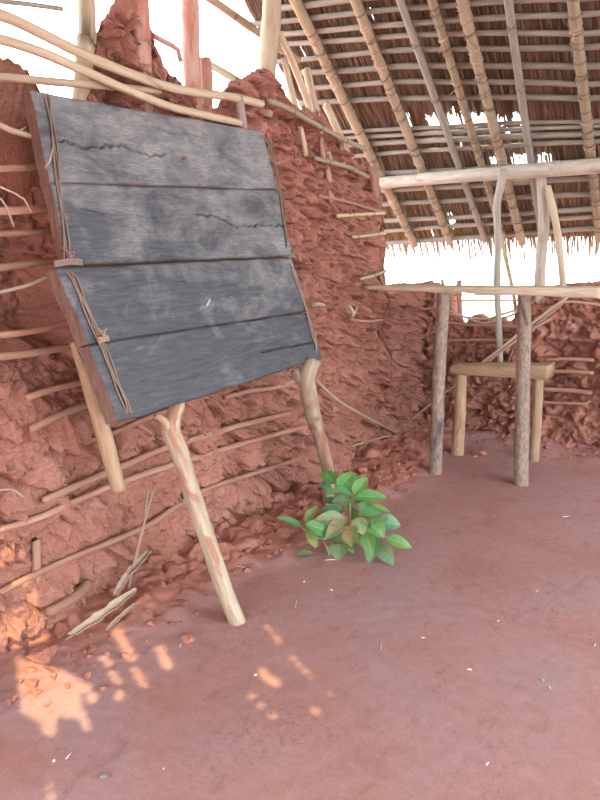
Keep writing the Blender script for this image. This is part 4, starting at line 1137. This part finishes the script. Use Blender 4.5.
scraps = [((53, 763), (55, 761), .007, 'rounded white scrap in the lower left corner, left of a sliver'), ((66, 760), (72, 753), .004, 'white sliver lying beside the rounded scrap at lower left'),
          ((180, 648), (181, 645), .004, 'tiny white scrap left of the forked prop foot'), ((295, 609), (297, 600), .0035, 'white splinter on the floor right of the forked prop foot'),
          ((380.5, 650), (381.5, 643), .0035, 'upright looking white splinter in mid floor below the plant'), ((421, 639), (425, 638.5), .005, 'bright white scrap right of the mid floor splinter'),
          ((497, 621), (499, 622), .006, 'small white scrap on the bare floor below right desk post'), ((467, 670), (472, 670.5), .006, 'largest pale scrap in the middle of the right floor'),
          ((548, 686), (550.5, 689), .005, 'pale scrap next to a greenish crumb at right'), ((486, 766), (488.5, 763), .005, 'white scrap near the bottom of the picture, right of centre'),
          ((594, 646), (596, 643), .005, 'pale scrap at the far right edge of the floor'), ((536, 593), (539, 590), .004, 'tiny white scrap on the floor far right of the plant'),
          ((562, 518), (569, 517), .004, 'pale straw bit on the floor right of the desk'), ((325, 561), (336, 560), .006, 'white stick fragment lying at the foot of the plant'),
          ((254, 675), (257, 674), .006, 'pale chip in the sun fleck below the forked prop'), ((303, 583), (305, 582.5), .006, 'white crumb on the floor below the plant, left one'),
          ((329, 590), (333, 591), .005, 'white crumb on the floor below the plant, right one'), ((474, 457), (477, 456), .007, 'pale crumb behind the left desk post near the bench'),
          ((163, 771), (165, 769), .004, 'small pale crumb at bottom left of centre'), ((236, 570), (248, 571), .0035, 'thin pale straw between prop stick and plant')]
for a, b, r, lab in scraps:
    r *= 0.55
    A, Bq = fh(G(*a), r * 0.5), fh(G(*b), r * 0.5)
    tag(MB().tube([A, A.lerp(Bq, 0.5) + V((0, 0, r * 0.4)), Bq], [r * 0.7, r, r * 0.6], 6, 0.3, 0.01, flat=1.0).build('scrap', M['white']), lab, 'scrap', GF)
p = fh(G(104, 777), .006)
tag(MB().clod(p, (.016, .012, .009)).build('pebble', M['darkpost']), 'dark pebble set in the trodden floor at lower left', 'pebble')
p = fh(G(543, 681), .004)
tag(MB().clod(p, (.007, .006, .005)).build('crumb', M['stem']), 'tiny greenish crumb on the floor at right', 'crumb')
cm_ = MB().tube([onp(206.5, 306, *LO) + LO[1] * 0.001, onp(209.5, 300, *LO) + LO[1] * 0.001], [0.003, 0.004], 6, 0.3, 0.01).build('chalk_fragment', M['white'], pk3)
cm_['label'] = 'white fleck stuck on the dark plank'

# ------------------------------------------------------------------ camera, light, sky
cam = bpy.data.cameras.new('camera'); co = bpy.data.objects.new('camera', cam); C.objects.link(co)
cam.sensor_fit = 'VERTICAL'; cam.sensor_height = 24.0; cam.lens = 24.0 * F / 800.0
cam.clip_start = 0.02
co.matrix_world = Matrix.Translation(CAM) @ RM.to_4x4()
sc.camera = co
sun = bpy.data.lights.new('sun', 'SUN'); so = bpy.data.objects.new('sun', sun); C.objects.link(so)
so.rotation_euler = (-SUN).to_track_quat('-Z', 'Y').to_euler()
sun.energy = 3.6; sun.angle = math.radians(0.53); sun.color = (1.0, 0.80, 0.42)
w = bpy.data.worlds.new('sky'); sc.world = w; w.use_nodes = True
nt = w.node_tree; bg = nt.nodes['Background']
bg.inputs[0].default_value = (0.88, 0.94, 1.0, 1); bg.inputs[1].default_value = 3.6
vs_ = sc.view_settings
vs_.view_transform = 'Standard'; vs_.look = 'None'; vs_.gamma = 1.0; vs_.use_curve_mapping = False
vs_.exposure = 0.9
